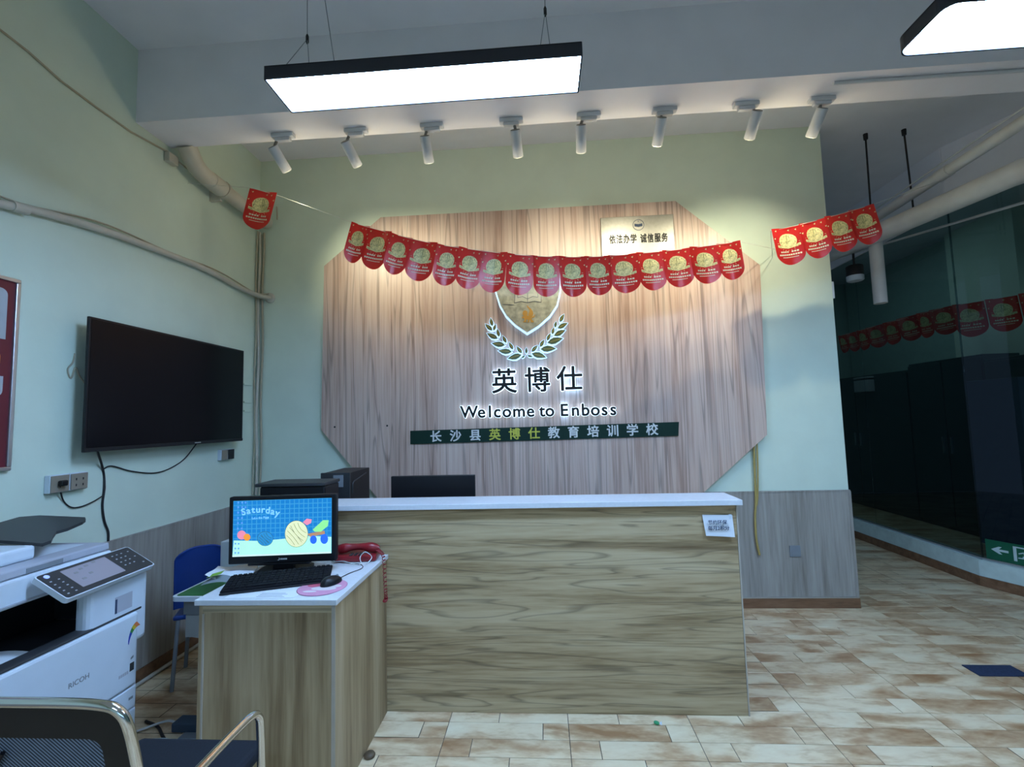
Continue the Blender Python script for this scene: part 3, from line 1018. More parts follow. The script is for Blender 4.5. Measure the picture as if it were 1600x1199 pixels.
sprint('cart_wheel', sblob(1225, 640, 48, 58), M['s_wheel'], 3)
sprint('cart_wheel', sblob(1378, 630, 55, 68), M['s_wheel'], 3)
sprint('parcel', [(1215, 500), (1360, 370), (1440, 370), (1430, 450), (1330, 530), (1240, 530)], M['s_green'], 3)
sprint('spool', [(1075, 400), (1130, 350), (1200, 360), (1190, 410), (1130, 440)], M['s_pink'], 3)
sprint('fruit', sblob(290, 610, 48, 48), M['s_orange'], 3)
sprint('fruit', sblob(215, 580, 62, 62), M['s_pink'], 2)
ic = MB()
for cx in (160, 215, 262):
    for cy in (130, 195, 270, 345, 415, 490):
        if cx == 262 and cy > 200:
            continue
        ic.prism([su(*a) for a in sblob(cx, cy, 13, 15, 8)], mfr, 0.0008, 0.0009)
for cx in (130, 175):
    for cy in (700, 765, 825):
        ic.prism([su(*a) for a in sblob(cx, cy, 12, 14, 8)], mfr, 0.0008, 0.0009)
tag(onm('desktop_icons', ic, M['s_icon'], scr), kind='stuff')
for i, c in enumerate('Saturday'):
    t = i / 7.0
    q = su(235 + 480 * t, 285 - 60 * math.sin(PI * (0.12 + 0.78 * t)) + 8 * t)
    lm = mfr @ Matrix.Translation((q[0], q[1], 0.0008)) @ Matrix.Rotation(0.45 * (0.5 - t), 4, 'Z')
    onm('wallpaper_letter', text_mesh(c, 0.044, lm, 0.0001, 0.0014), M['s_text'], scr)
q = su(475, 340)
onm('wallpaper_caption', text_mesh('LuLu the Piggy', 0.014, mfr @ Matrix.Translation((q[0], q[1], 0.0008)) @ Matrix.Rotation(0.03, 4, 'Z'), 0.0001, 0.0003), M['s_text'], scr)
mk = MB().prism([(-0.012, -0.004), (-0.004, -0.006), (0.001, -0.001), (-0.001, 0.005), (-0.005, 0.006), (-0.002, 0.0), (-0.006, -0.003)], frame((-0.012, -0.0142, zb + 0.019), (1, 0, 0), (0, 0, 1), (0, -1, 0)), 0, 0.0004)
for k in range(5):
    mk.box(-0.008 + k * 0.0065, -0.0035 + k * 0.0065, -0.0146, -0.0142, zb + 0.016, zb + 0.0225)
onm('maker_mark', mk, M['letter_white'], bez)
onm('stand_neck', MB().rbox(-0.05, 0.05, -0.002, 0.018, 0.012, zb + 0.05, 0.004), M['black_plastic'])
onm('stand_foot', MB().prism(rrect(0.24, 0.17, 0.04, 5, 0, 0.02), Matrix.Identity(4), 0.0005, 0.012), M['black_plastic'])
onm('lower_lip', MB().rbox(-0.165, 0.13, -0.012, 0.012, zb - 0.010, zb + 0.001, 0.003), M['black_plastic'])

# ---- keyboard
kL, kR = at(343, 927, 'Z', DZ + 0.012), at(515, 907, 'Z', DZ + 0.012)
kd = (kR - kL)
kd.z = 0
ka = math.atan2(kd.y, kd.x)
kw = kd.length
kbd = thing('computer_keyboard', 'black keyboard lying askew before the monitor', 'keyboard', (kL.x, kL.y, DZ), rz=ka)
kt = Matrix.Rotation(0.10, 4, 'X')
obj('base', MB().rbox(0.0, kw, 0.0, 0.165, 0.003, 0.017, 0.005, m=kt), M['key_black'], kbd, False)
keymb = None
rows = [(0.012, [0.05, 0.05, 0.19, 0.05, 0.05]), (0.037, None), (0.062, None), (0.087, None), (0.112, None), (0.140, None)]
key_me = MB().rbox(-0.0082, 0.0082, -0.0095, 0.0095, 0.0, 0.006, 0.002, 1).mesh('key')
key_me.materials.append(M['key_black'])
for ri, (ky, wid) in enumerate(rows):
    nk = 20
    for c in range(nk):
        if ri == 0 and 4 <= c <= 9:
            continue
        o = bpy.data.objects.new('key', key_me)
        COL.objects.link(o)
        o.parent = kbd
        o.matrix_basis = kt @ Matrix.Translation((0.02 + (kw - 0.04) * c / (nk - 1), ky + 0.008, 0.0165))
obj('space_bar', MB().rbox(0.02 + (kw - 0.04) * 4 / 19 - 0.008, 0.02 + (kw - 0.04) * 9 / 19 + 0.008, 0.0105, 0.0295, 0.0165, 0.0225, 0.002, m=kt), M['key_black'], kbd, False)
obj('wrist_edge', MB().rbox(0.0, kw, -0.010, 0.004, 0.0010, 0.010, 0.003), M['black_plastic'], kbd, False)
for x in (0.05, kw - 0.05):
    obj('tilt_foot', MB().box(x - 0.012, x + 0.012, 0.150, 0.162, 0.0005, 0.02), M['black_plastic'], kbd, False)

# ---- mouse pad and mouse
pc = at(504, 918, 'Z', DZ + 0.003)
pad = thing('mouse_pad', 'round pink mouse pad with rose and white print under the mouse', 'mouse pad', (pc.x, pc.y, DZ))
obj('disc', MB().lathe([(0.100, 0.0005), (0.103, 0.002), (0.100, 0.0035)], Matrix.Identity(4), 36), M['pink_pad'], pad, False)
pp_ = MB()
for cx, cy, rx, ry in ((0.015, -0.02, 0.055, 0.022), (-0.03, -0.055, 0.03, 0.01), (0.05, 0.01, 0.03, 0.016)):
    pp_.prism(circ(rx, 20, cx, cy, ry), Matrix.Identity(4), 0.0034, 0.0040)
obj('white_print', pp_, M['pad_white'], pad, False)
obj('rose_print', MB().prism(circ(0.030, 20, -0.045, 0.02, 0.022), Matrix.Identity(4), 0.0034, 0.0042), M['pad_red'], pad, False)
ms = at(518, 912, 'Z', DZ + 0.006)
mo = thing('computer_mouse', 'black computer mouse resting on the pink pad', 'mouse', (ms.x, ms.y, DZ + 0.0045), rz=-0.45)


def mouse_fn(u, v):
    a = 2 * PI * u
    h = v
    r = math.sqrt(max(0.0, 1 - h ** 2.2))
    return (0.031 * r * math.cos(a) * (1.0 - 0.12 * math.sin(a)), 0.054 * r * math.sin(a), 0.0004 + 0.034 * h - 0.006 * r * math.sin(a) * h)


obj('shell', MB().grid(mouse_fn, 24, 10), M['black_plastic'], mo, False)
obj('scroll_wheel', MB().lathe([(0.004, -0.003), (0.0075, -0.002), (0.0075, 0.002), (0.004, 0.003)], Matrix.Translation((0, 0.030, 0.0245)) @ Matrix.Rotation(PI / 2, 4, 'Y'), 14), M['grey_plastic'], mo, False)
mcab = smooth([(ms.x + 0.01, ms.y + 0.058, DZ + 0.008), (-0.93, 2.20, DZ + 0.004), (-0.90, 2.27, DZ + 0.004), (-0.935, 2.33, DZ + 0.004), (-1.05, 2.36, DZ + 0.004), (-1.12, 2.40, DZ + 0.004)])
obj('mouse_cable', MB().tube(mcab, 0.0018, 6), M['black_wire'], mo)

# ---- red telephone with a coiled cord
ph = thing('desk_telephone', 'dark red desk telephone beside the monitor, against the counter', 'telephone', (-0.985, 2.435, DZ), rz=0.12)
base = [(-0.10, 0.0005), (0.10, 0.0005), (0.10, 0.03), (0.06, 0.05), (-0.06, 0.05), (-0.10, 0.03)]
obj('body', MB().rbox(-0.105, 0.105, -0.065, 0.065, 0.0005, 0.034, 0.01), M['red_phone'], ph, False)
hs = []
for i in range(13):
    t = -1 + 2 * i / 12
    hs.append((0.112 * t, -0.012, 0.066 - 0.014 * t * t))
obj('handset', MB().tube(hs, [0.012, 0.022, 0.025, 0.024, 0.019, 0.017, 0.016, 0.017, 0.019, 0.024, 0.025, 0.022, 0.012], 12), M['red_phone'], ph, False)
kp = MB()
for i in range(3):
    for j in range(4):
        kp.rbox(-0.03 + i * 0.022, -0.014 + i * 0.022, -0.062 + j * 0.011, -0.054 + j * 0.011, 0.0335, 0.037, 0.001, 1)
tag(obj('keypad', kp, M['black_matt'], ph, False), kind='stuff')
cord0 = [Vector(q) for q in smooth([(-0.885, 2.425, DZ + 0.05), (-0.865, 2.415, DZ + 0.045), (-0.842, 2.41, DZ + 0.02), (-0.836, 2.41, DZ - 0.06), (-0.832, 2.41, DZ - 0.14), (-0.83, 2.41, DZ - 0.19), (-0.832, 2.40, DZ - 0.20)], 26)]
coil = []
for i, q in enumerate(cord0):
    a = i * 0.95
    r = 0.008 if i < 130 else 0.010
    coil.append(q + Vector((r * math.cos(a), r * math.sin(a), r * 0.5 * math.sin(a))))
obj('coiled_cord', MB().tube(coil, 0.0022, 5), M['red_phone'], ph)
solo('card', MB().prism([(0, 0), (0.055, 0.012), (0.05, 0.05), (-0.004, 0.04)], Matrix.Translation((-0.905, 2.45, DZ)) @ Matrix.Rotation(0.2, 4, 'Z'), 0.0005, 0.0015), M['paper'], 'small white card beside the red telephone', 'card')
solo('white_cable', MB().tube(smooth([(-1.10, 2.37, DZ + 0.0035), (-1.02, 2.33, DZ + 0.02), (-0.96, 2.31, DZ + 0.012), (-0.93, 2.33, DZ + 0.0045), (-0.945, 2.36, DZ + 0.03), (-0.92, 2.365, DZ + 0.055), (-0.885, 2.36, DZ + 0.03), (-0.90, 2.33, DZ + 0.0045)]), 0.0022, 6), M['white_wire'],
     'loose white cable looping in front of the red telephone', 'cable')
solo('keyboard_cable', MB().tube(smooth([(-1.30, 2.12, DZ + 0.02), (-1.345, 2.13, DZ + 0.02), (-1.34, 2.17, DZ + 0.003), (-1.27, 2.17, DZ + 0.003), (-1.20, 2.20, DZ + 0.014)]), 0.0016, 6), M['black_wire'], 'thin black cable curling behind the keyboard', 'cable')

# ---- papers
sh = thing('printed_sheet', 'white printed sheet lying partly under the keyboard', 'paper', (-1.19, 1.99, DZ))
obj('sheet', MB().box(-0.15, 0.15, -0.085, 0.10, 0.0003, 0.0008), M['paper'], sh, False)
tx = MB()
for k in range(4):
    tx.box(-0.02, 0.10 - 0.015 * (k % 2), -0.075 + k * 0.013, -0.071 + k * 0.013, 0.0008, 0.0010)
tag(obj('print_lines', tx, M['grey_plastic'], sh, False), kind='stuff')


def wavy(w, d, amp, seed, fold=0.0):
    rr = random.Random(seed)
    a, b, c = rr.uniform(3, 6), rr.uniform(2, 5), rr.uniform(0, 6)

    def fn(u, v):
        z = amp * (1 + math.sin(a * u + c) * math.cos(b * v)) * 0.5 + fold * max(0, 0.35 - u) ** 1.5 + 0.001
        return (w * (u - 0.5), d * (v - 0.5), z)
    return fn


fl = thing('crumpled_flyers', 'crumpled white flyers with a green print at the desk left corner', 'paper', (-1.500, 2.195, DZ), rz=0.35)
obj('top_sheet', MB().grid(wavy(0.185, 0.19, 0.02, 3, 0.10), 14, 10), M['paper'], fl, False)
lm_ = MB().grid(lambda u, v: (-0.085 + 0.06 * u, -0.102 + 0.055 * v, 0.026 + 0.012 * u), 4, 4)
obj('green_print', lm_, M['lime'], fl, False)
obj('under_sheet', MB().grid(lambda u, v: (-0.10 + 0.12 * u, -0.125 + 0.07 * v, 0.002 + 0.020 * math.sin(PI * u) * (0.4 + 0.6 * v)), 10, 5), M['grey_plastic'], fl, False)

# ---- note taped to the counter
nt0 = [at(1097, 805, 'Y', CF0 - 0.004), at(1144, 805.5, 'Y', CF0 - 0.004), at(1148, 840, 'Y', CF0 - 0.012), at(1103, 838, 'Y', CF0 - 0.012)]
no_ = thing('handwritten_note', 'small white handwritten note taped to the counter front', 'note', (nt0[3].x, CF0 - 0.01, nt0[3].z))


def note_fn(u, v):
    a = nt0[3].lerp(nt0[2], u)
    b = nt0[0].lerp(nt0[1], u)
    q = a.lerp(b, v)
    return (q.x, q.y - 0.006 * (1 - v) * abs(u - 0.4), q.z)


obj('sheet', MB().grid(note_fn, 6, 6), M['paper'], no_)
for s_, x, y in (('节约环保', 1121, 817.5), ('每月2积分', 1123, 826.5)):
    q = at(x, y, 'Y', CF0 - 0.016)
    obj('handwriting', text_mesh(s_, 0.024, wallf(q.x, q.z, CF0 - 0.0165), 0.0003, 0.0004), M['ink'], no_)
obj('tape', MB().box(nt0[1].x - 0.018, nt0[1].x - 0.004, CF0 - 0.0062, CF0 - 0.0052, nt0[1].z - 0.045, nt0[1].z + 0.004), M['white_plastic'], no_)

# ---- behind the counter: inner worktop with printer, tower and a second screen
iw = thing('inner_worktop', 'low staff worktop hidden behind the reception counter', 'worktop', (-0.4, 3.1, 0))
obj('top', MB().rbox(-1.74, 0.9, 2.745, 3.50, 0.725, 0.75, 0.002), M['white_slab'], iw)
for x in (-1.70, -0.4, 0.86):
    obj('leg_panel', MB().box(x, x + 0.02, 2.76, 3.48, 0.0005, 0.7249), M['deskwood'], iw)
pr_ = thing('black_printer', 'black desktop printer standing behind the computer monitor', 'printer', (-1.55, 2.86, 0.75))
obj('body', MB().rbox(-1.735, -1.325, 2.765, 2.965, 0.7505, 1.145, 0.01), M['black_plastic'], pr_)
obj('lid', MB().rbox(-1.762, -1.322, 2.757, 2.972, 1.1455, 1.166, 0.005), M['charcoal'], pr_)
obj('paper_tray', MB().rbox(-1.66, -1.40, 2.748, 2.7645, 0.95, 1.10, 0.003), M['black_matt'], pr_)
tw = thing('computer_tower', 'black computer tower standing behind the counter left end', 'computer', (-1.42, 3.29, 0.75))
obj('case', MB().rbox(-1.515, -1.318, 3.125, 3.475, 0.7505, 1.183, 0.004), M['black_plastic'], tw)
obj('front_bezel', MB().rbox(-1.52, -1.315, 3.108, 3.1245, 0.7505, 1.186, 0.003), M['charcoal'], tw)
obj('drive_bay', MB().rbox(-1.43, -1.36, 3.1045, 3.1078, 1.09, 1.17, 0.002), M['grey_plastic'], tw)
obj('side_groove', MB().tube(smooth([(-1.3165, 3.16, 1.04), (-1.3165, 3.16, 1.10), (-1.3165, 3.20, 1.12), (-1.3165, 3.40, 1.15)], 5), 0.006, 6), M['charcoal'], tw)
m2 = thing('rear_monitor', 'dark back of a monitor rising above the middle of the counter', 'monitor', (-0.71, 2.96, 0.75))
obj('casing', MB().rbox(-0.978, -0.438, 2.945, 2.975, 0.86, 1.174, 0.005), M['black_plastic'], m2)
obj('screen', MB().box(-0.96, -0.456, 2.9752, 2.9765, 0.88, 1.16), M['screen_off'], m2)
obj('stand', MB().rbox(-0.75, -0.67, 2.955, 2.985, 0.762, 0.95, 0.004), M['black_plastic'], m2)
obj('foot', MB().prism(rrect(0.24, 0.16, 0.04, 5, -0.71, 2.98), Matrix.Identity(4), 0.7505, 0.762), M['black_plastic'], m2)

# ================================================================== left wall: television, sockets, pipes, poster
TVX = XL + 0.10
tv = thing('television', 'large black flat television mounted on the left wall', 'television', (XL, 2.89, 1.405))
tz0, tz1, ty0, ty1 = 1.405, 2.118, 2.258, 3.527
obj('casing', MB().rbox(TVX - 0.016, TVX, ty0, ty1, tz0, tz1, 0.003), M['black_plastic'], tv)
obj('rear_housing', MB().rbox(TVX - 0.045, TVX - 0.0162, ty0 + 0.14, ty1 - 0.14, tz0 + 0.03, tz1 - 0.20, 0.012), M['black_plastic'], tv)
obj('screen', MB().box(TVX + 0.0002, TVX + 0.0015, ty0 + 0.012, ty1 - 0.012, tz0 + 0.022, tz1 - 0.012), M['screen_off'], tv)
obj('lower_bezel', MB().rbox(TVX + 0.0002, TVX + 0.004, ty0 + 0.002, ty1 - 0.002, tz0 + 0.002, tz0 + 0.020, 0.001), M['black_matt'], tv)
lf_ = frame((TVX + 0.0042, 3.02, tz0 + 0.011), (0, 1, 0), (0, 0, 1), (1, 0, 0))
mk = MB()
for k in range(7):
    mk.prism([(k * 0.008, -0.003), (k * 0.008 + 0.006, -0.003), (k * 0.008 + 0.006, 0.003), (k * 0.008, 0.003)], lf_, 0, 0.0004)
obj('maker_mark', mk, M['letter_white'], tv)
mt = MB().box(XL + 0.0005, XL + 0.012, 2.65, 3.15, 1.60, 1.95)
mt.box(XL + 0.012, TVX - 0.0455, 2.72, 2.78, 1.58, 1.97).box(XL + 0.012, TVX - 0.0455, 3.02, 3.08, 1.58, 1.97)
obj('wall_mount', mt, M['black_matt'], tv)


def wl_(x, y, off=0.006):
    return tuple(at(x, y, 'X', XL + off))


solo('television_power_cable', MB().tube(smooth([(TVX - 0.03, 2.36, tz0 + 0.004)] + [wl_(a, b) for a, b in ((161, 735), (163, 762), (160, 790), (163, 815), (169, 832), (169, 850))]), 0.006, 8), M['black_wire'],
     'thick black cable hanging straight down the wall below the television', 'cable')
solo('television_aerial_cable', MB().tube(smooth([(TVX - 0.03, 3.08, tz0 + 0.004)] + [wl_(a, b) for a, b in ((288, 718), (265, 733), (240, 740), (205, 737), (175, 729), (163, 733))]), 0.004, 7), M['black_wire'],
     'thin black cable sagging sideways under the television', 'cable')
solo('plug_cable', MB().tube(smooth([wl_(95, 752, 0.045), wl_(94, 765, 0.03), wl_(99, 783), wl_(110, 793), wl_(125, 793), wl_(145, 785), wl_(160, 776)]), 0.0035, 7), M['black_wire'],
     'black cable curving from the wall plug to the television cable', 'cable')
solo('loose_wire', MB().tube(smooth([wl_(117, 553), wl_(114, 567), wl_(106, 578), wl_(111, 592), wl_(118, 575), wl_(124, 588), wl_(133, 600)]), 0.004, 7), M['beige_wire'],
     'loose pale wire loop on the wall left of the television', 'wire')


def socket(y0, y1, z0, z1, label, plate, dark):
    t = thing('wall_socket', label, 'socket', (XL, (y0 + y1) / 2, z0))
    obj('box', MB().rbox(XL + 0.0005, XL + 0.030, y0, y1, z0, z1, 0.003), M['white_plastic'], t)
    obj('plate', MB().rbox(XL + 0.0302, XL + 0.036, y0 + 0.003, y1 - 0.003, z0 + 0.003, z1 - 0.003, 0.002), plate, t)
    if dark == 'holes':
        h = MB()
        for dy in (-0.018, 0.018):
            for dz in (0.012, -0.018):
                h.box(XL + 0.0362, XL + 0.0368, (y0 + y1) / 2 + dy - 0.003, (y0 + y1) / 2 + dy + 0.003, (z0 + z1) / 2 + dz - 0.006, (z0 + z1) / 2 + dz + 0.006)
        obj('slots', h, M['black_matt'], t)
    elif dark == 'plug':
        obj('plug', MB().rbox(XL + 0.0365, XL + 0.062, (y0 + y1) / 2 - 0.016, (y0 + y1) / 2 + 0.018, (z0 + z1) / 2 - 0.012, (z0 + z1) / 2 + 0.016, 0.006), M['black_plastic'], t)
    return t


M['socket_tan'] = paint('tan socket plate', (0.26, 0.22, 0.17), 0.5)
socket(2.160, 2.255, 1.212, 1.300, 'tan wall socket with a black plug in it, below the television', M['socket_tan'], 'plug')
socket(2.258, 2.352, 1.212, 1.300, 'tan empty wall socket right next to the plugged one', M['socket_tan'], 'holes')
a, b = at(339, 704, 'X', XL), at(363, 721, 'X', XL)
socket(3.385, 3.455, 1.265, 1.345, 'small beige wall socket below the television right corner', M['socket_tan'], None)
socket(3.458, 3.530, 1.265, 1.345, 'small black wall module beside the beige socket', M['black_matt'], None)

po = thing('framed_poster', 'dark red framed notice board cut off at the left edge', 'poster', (XL, 1.6, 1.345))
py0, py1, pz0, pz1 = 1.10, 1.998, 1.345, 2.235
fr = MB()
for y0, y1, z0, z1 in ((py0, py1, pz0, pz0 + 0.018), (py0, py1, pz1 - 0.018, pz1), (py1 - 0.018, py1, pz0 + 0.018, pz1 - 0.018), (py0, py0 + 0.018, pz0 + 0.018, pz1 - 0.018)):
    fr.rbox(XL + 0.0005, XL + 0.022, y0, y1, z0, z1, 0.003)
obj('frame', fr, M['alu'], po)
obj('red_field', MB().box(XL + 0.001, XL + 0.012, py0 + 0.018, py1 - 0.018, pz0 + 0.018, pz1 - 0.018), M['poster_red'], po)
pf = frame((XL + 0.0122, 0, 0), (0, 1, 0), (0, 0, 1), (1, 0, 0))
obj('pale_field', MB().prism(rrect(0.72, 0.50, 0.03, 5, 1.592, 1.93), pf, 0, 0.0006), M['poster_pale'], po)
obj('lower_field', MB().prism(rrect(0.72, 0.30, 0.01, 5, 1.578, 1.52), pf, 0, 0.0006), M['poster_pale'], po)
obj('banner', MB().prism(rrect(0.74, 0.17, 0.01, 5, 1.588, 1.86), pf, 0.0008, 0.0016), M['poster_red'], po)
obj('banner_print', MB().prism(rrect(0.60, 0.07, 0.02, 5, 1.635, 1.85), pf, 0.0018, 0.0022), M['poster_orange'], po)

# ---- pipes
DPX = XL + 0.105
dp = thing('drain_pipe', 'thick white plastic drain pipe running under the ceiling in the left corner', 'pipe', (DPX, 2.9, 3.3))
obj('elbow', MB().tube(smooth([(DPX, 2.872, 3.43), (DPX, 2.90, 3.40), (DPX, 2.95, 3.345), (DPX, 3.02, 3.315), (DPX, 3.12, 3.305)], 6), 0.060, 20), M['pvc'], dp)
obj('pipe', MB().tube([(DPX, 3.10, 3.305), (DPX, 3.80, 3.285)], 0.054, 20), M['pvc'], dp)
obj('coupling', MB().tube([(DPX, 3.10, 3.306), (DPX, 3.22, 3.302)], 0.063, 20), M['pvc'], dp)
obj('coupling', MB().tube([(DPX, 3.225, 3.302), (DPX, 3.25, 3.301)], 0.067, 20), M['pvc'], dp)
obj('bracket', MB().box(XL + 0.0005, DPX - 0.02, 3.235, 3.26, 3.22, 3.30), M['pvc'], dp)
wp = thing('water_pipe', 'thin cream pipe with cables sagging along the left wall above the television', 'pipe', (XL, 3.0, 2.6))
pth = smooth([tuple(at(x, y, 'X', XL + 0.028)) for x, y in ((-60, 303), (0, 319), (60, 331), (150, 357), (240, 389), (320, 421), (372, 449))] + [tuple(at(402, 462, 'X', XL + 0.055)), tuple(at(422, 466.5, 'Y', YB - 0.004))], 5)
obj('pipe', MB().tube(pth, 0.020, 12), M['pvc'], wp)
obj('joint', MB().tube([tuple(at(18, 322, 'X', XL + 0.028)), tuple(at(42, 329, 'X', XL + 0.028))], 0.026, 12), M['pvc'], wp)
obj('cable', MB().tube([(q[0] - 0.006, q[1], q[2] + 0.03 + 0.012 * math.sin(i * 0.5)) for i, q in enumerate(pth)], 0.005, 7), M['beige_wire'], wp)
obj('wall_collar', MB().lathe([(0.045, 0.0), (0.045, 0.008), (0.03, 0.014)], frame((pth[-1][0] + 0.0, YB - 0.0005, pth[-1][2]), (1, 0, 0), (0, 0, 1), (0, -1, 0)), 20), M['pvc'], wp)
cw = thing('ceiling_cable', 'dark thin cable stretched along the upper left wall to the drain pipe', 'cable', (XL, 2.4, 3.37))
obj('cable', MB().tube([tuple(at(x, y, 'X', XL + 0.006)) for x, y in ((-40, 16), (0, 47), (45, 82), (95, 127), (150, 168), (205, 207), (262, 238))], 0.006, 7), M['beige_wire'], cw)
q = at(266, 244, 'X', XL + 0.02)
obj('junction', MB().rbox(XL + 0.0005, XL + 0.04, q.y - 0.03, q.y + 0.05, q.z - 0.05, q.z + 0.015, 0.006), M['pvc'], cw)
obj('cable_tail', MB().tube(smooth([tuple(q), tuple(at(300, 270, 'X', XL + 0.02)), tuple(at(335, 297, 'X', XL + 0.02)), tuple(at(380, 330, 'X', XL + 0.02))]), 0.006, 7), M['beige_wire'], cw)
hk = thing('corner_cables', 'three beige conduits running down the left room corner', 'conduit', (XL, YB, 0.9))
for k, (dx, dy, r) in enumerate(((0.020, 0.030, 0.012), (0.048, 0.016, 0.009), (0.016, 0.060, 0.007))):
    pts = [(XL + dx + 0.006 * math.sin(i * 1.3 + k), YB - dy, 3.22 - i * 0.19) for i in range(13)]
    obj('conduit', MB().tube(smooth(pts, 3), r, 8), M['beige_wire' if k else 'pvc'], hk)
obj('bare_wire', MB().tube(smooth([(XL + 0.16, YB - 0.006, 3.46), (XL + 0.165, YB - 0.006, 3.34)], 3), 0.005, 6), M['beige_wire'], hk)
wr_ = thing('wall_conduit', 'three thin green painted conduits on the wall right of the television', 'conduit', (XL, 3.7, 1.6))
for y in (601, 629, 643):
    a, b = at(381, y, 'X', XL + 0.005), at(398, y, 'X', XL + 0.005)
    obj('conduit', MB().box(XL + 0.0005, XL + 0.010, a.y, YB - 0.075, a.z - 0.006, a.z + 0.006), M['wall'], wr_)

# ---- tubing below the octagon, outlet, wall box
ho = thing('hanging_tube', 'tan looped tubing hanging from the octagon board to the wainscot', 'tube', (1.66, YB, 0.42))
obj('strand', MB().tube(smooth([tuple(at(x, y, 'Y', YB - 0.03)) for x, y in ((1178, 690), (1179, 730), (1181, 780), (1180, 810), (1182, 845), (1187, 868))]), 0.009, 8), M['gold_hose'], ho)
obj('strand', MB().tube(smooth([tuple(at(x, y, 'Y', YB - 0.035)) for x, y in ((1182.5, 692), (1184, 730), (1184, 770), (1182.5, 790))]), 0.007, 8), M['gold_hose'], ho)
ot = thing('floor_outlet', 'grey blank outlet cover on the back wainscot', 'outlet', (1.934, YB, 0.387))
obj('plate', MB().rbox(1.893, 1.975, YB - 0.020, YB - 0.0122, 0.388, 0.474, 0.002), M['grey_plastic'], ot)
obj('cover', MB().rbox(1.905, 1.963, YB - 0.0225, YB - 0.0202, 0.40, 0.462, 0.001), M['grey_plastic'], ot)
sb = thing('wall_sensor', 'small white box at the right end of the green wall', 'sensor', (XR, YB + 0.05, 2.45))
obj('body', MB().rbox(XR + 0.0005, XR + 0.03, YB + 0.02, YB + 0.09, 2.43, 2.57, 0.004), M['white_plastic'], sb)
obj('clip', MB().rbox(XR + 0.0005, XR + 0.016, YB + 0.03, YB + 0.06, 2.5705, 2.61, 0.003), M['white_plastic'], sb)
for (x, y) in ((893, 278), (1245, 625)):
    pass

# ================================================================== office copier on the left
cp = thing('office_copier', 'large white office copier with a tilted control panel beside the left wall', 'copier', (-2.1, 1.70, 0))
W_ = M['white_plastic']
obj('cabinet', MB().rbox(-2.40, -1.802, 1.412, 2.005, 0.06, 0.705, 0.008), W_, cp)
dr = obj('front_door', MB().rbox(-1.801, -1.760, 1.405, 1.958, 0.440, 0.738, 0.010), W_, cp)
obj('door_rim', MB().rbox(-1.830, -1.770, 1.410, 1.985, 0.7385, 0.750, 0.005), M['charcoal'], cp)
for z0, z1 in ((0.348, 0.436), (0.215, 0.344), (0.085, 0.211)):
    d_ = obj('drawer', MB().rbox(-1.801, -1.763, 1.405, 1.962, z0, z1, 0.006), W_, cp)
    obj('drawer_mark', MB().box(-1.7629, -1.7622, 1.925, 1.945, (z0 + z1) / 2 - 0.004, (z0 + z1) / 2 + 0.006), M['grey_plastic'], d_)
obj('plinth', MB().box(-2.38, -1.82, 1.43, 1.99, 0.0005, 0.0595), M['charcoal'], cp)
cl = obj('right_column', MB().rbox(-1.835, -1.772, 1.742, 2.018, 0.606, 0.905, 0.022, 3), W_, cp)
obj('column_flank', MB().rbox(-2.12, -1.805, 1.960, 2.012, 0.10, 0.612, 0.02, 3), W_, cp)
obj('rear_column', MB().rbox(-2.40, -2.121, 1.412, 2.005, 0.706, 0.905, 0.006), M['black_matt'], cp)
obj('output_tray', MB().rbox(-2.12, -1.838, 1.416, 1.925, 0.706, 0.716, 0.003), M['black_matt'], cp)
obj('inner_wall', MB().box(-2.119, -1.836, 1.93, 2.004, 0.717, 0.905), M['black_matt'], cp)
cf = frame((-1.7715, 1.90, 0.80), (0, 1, 0), (0, 0, 1), (1, 0, 0))
obj('info_label', MB().prism([(-0.045, -0.035), (0.035, -0.035), (0.035, 0.03), (-0.045, 0.03)], cf, 0, 0.0008), M['lavender_plastic'], cl)
obj('label_bar', MB().prism([(-0.045, -0.035), (-0.036, -0.035), (-0.036, 0.022), (-0.045, 0.022)], cf, 0.0009, 0.0014), M['ink'], cl)
df = frame((-1.7598, 0, 0), (0, 1, 0), (0, 0, 1), (1, 0, 0))
for k, (c, lo, hi) in enumerate((((0.60, 0.16, 0.05), 0.70, 1.0), ((0.55, 0.40, 0.03), 0.55, 0.75), ((0.04, 0.22, 0.05), 0.38, 0.58), ((0.02, 0.05, 0.35), 0.0, 0.42))):
    mt_ = paint('rainbow band %d' % k, c, 0.5)
    pts = []
    for t in [lo + (hi - lo) * i / 5 for i in range(6)]:
        a = PI * 0.5 * t
        pts.append((1.950 - 0.040 * math.cos(a) * 1.0, 0.622 + 0.075 * math.sin(a)))
    pts2 = []
    for t in [hi + (lo - hi) * i / 5 for i in range(6)]:
        a = PI * 0.5 * t
        w = 0.003 + 0.016 * t
        pts2.append((1.950 - 0.040 * math.cos(a) + w * 0.9, 0.622 + 0.075 * math.sin(a) - w * 1.1))
    obj('logo_band', MB().prism(pts + pts2, df, 0, 0.0006 + 0.0001 * k), mt_, dr)
obj('maker_name', text_mesh('RICOH', 0.026, frame((-1.7596, 1.705, 0.585), (0, 1, 0), (0, 0, 1), (1, 0, 0)), 0.0003, 0.0003), M['grey_plastic'], dr)
obj('tray_sticker', MB().prism([(1.922, 0.505), (1.942, 0.505), (1.942, 0.538), (1.922, 0.538)], df, 0, 0.0006), M['charcoal'], dr)
obj('small_mark', MB().prism([(1.925, 0.552), (1.938, 0.556), (1.938, 0.566), (1.925, 0.560)], df, 0, 0.0006), M['grey_plastic'], dr)
mpm = MB()
for k in range(5):
    mpm.prism([(1.872 + k * 0.009, 0.501), (1.879 + k * 0.009, 0.501), (1.879 + k * 0.009, 0.513), (1.872 + k * 0.009, 0.513)], df, 0, 0.0005)
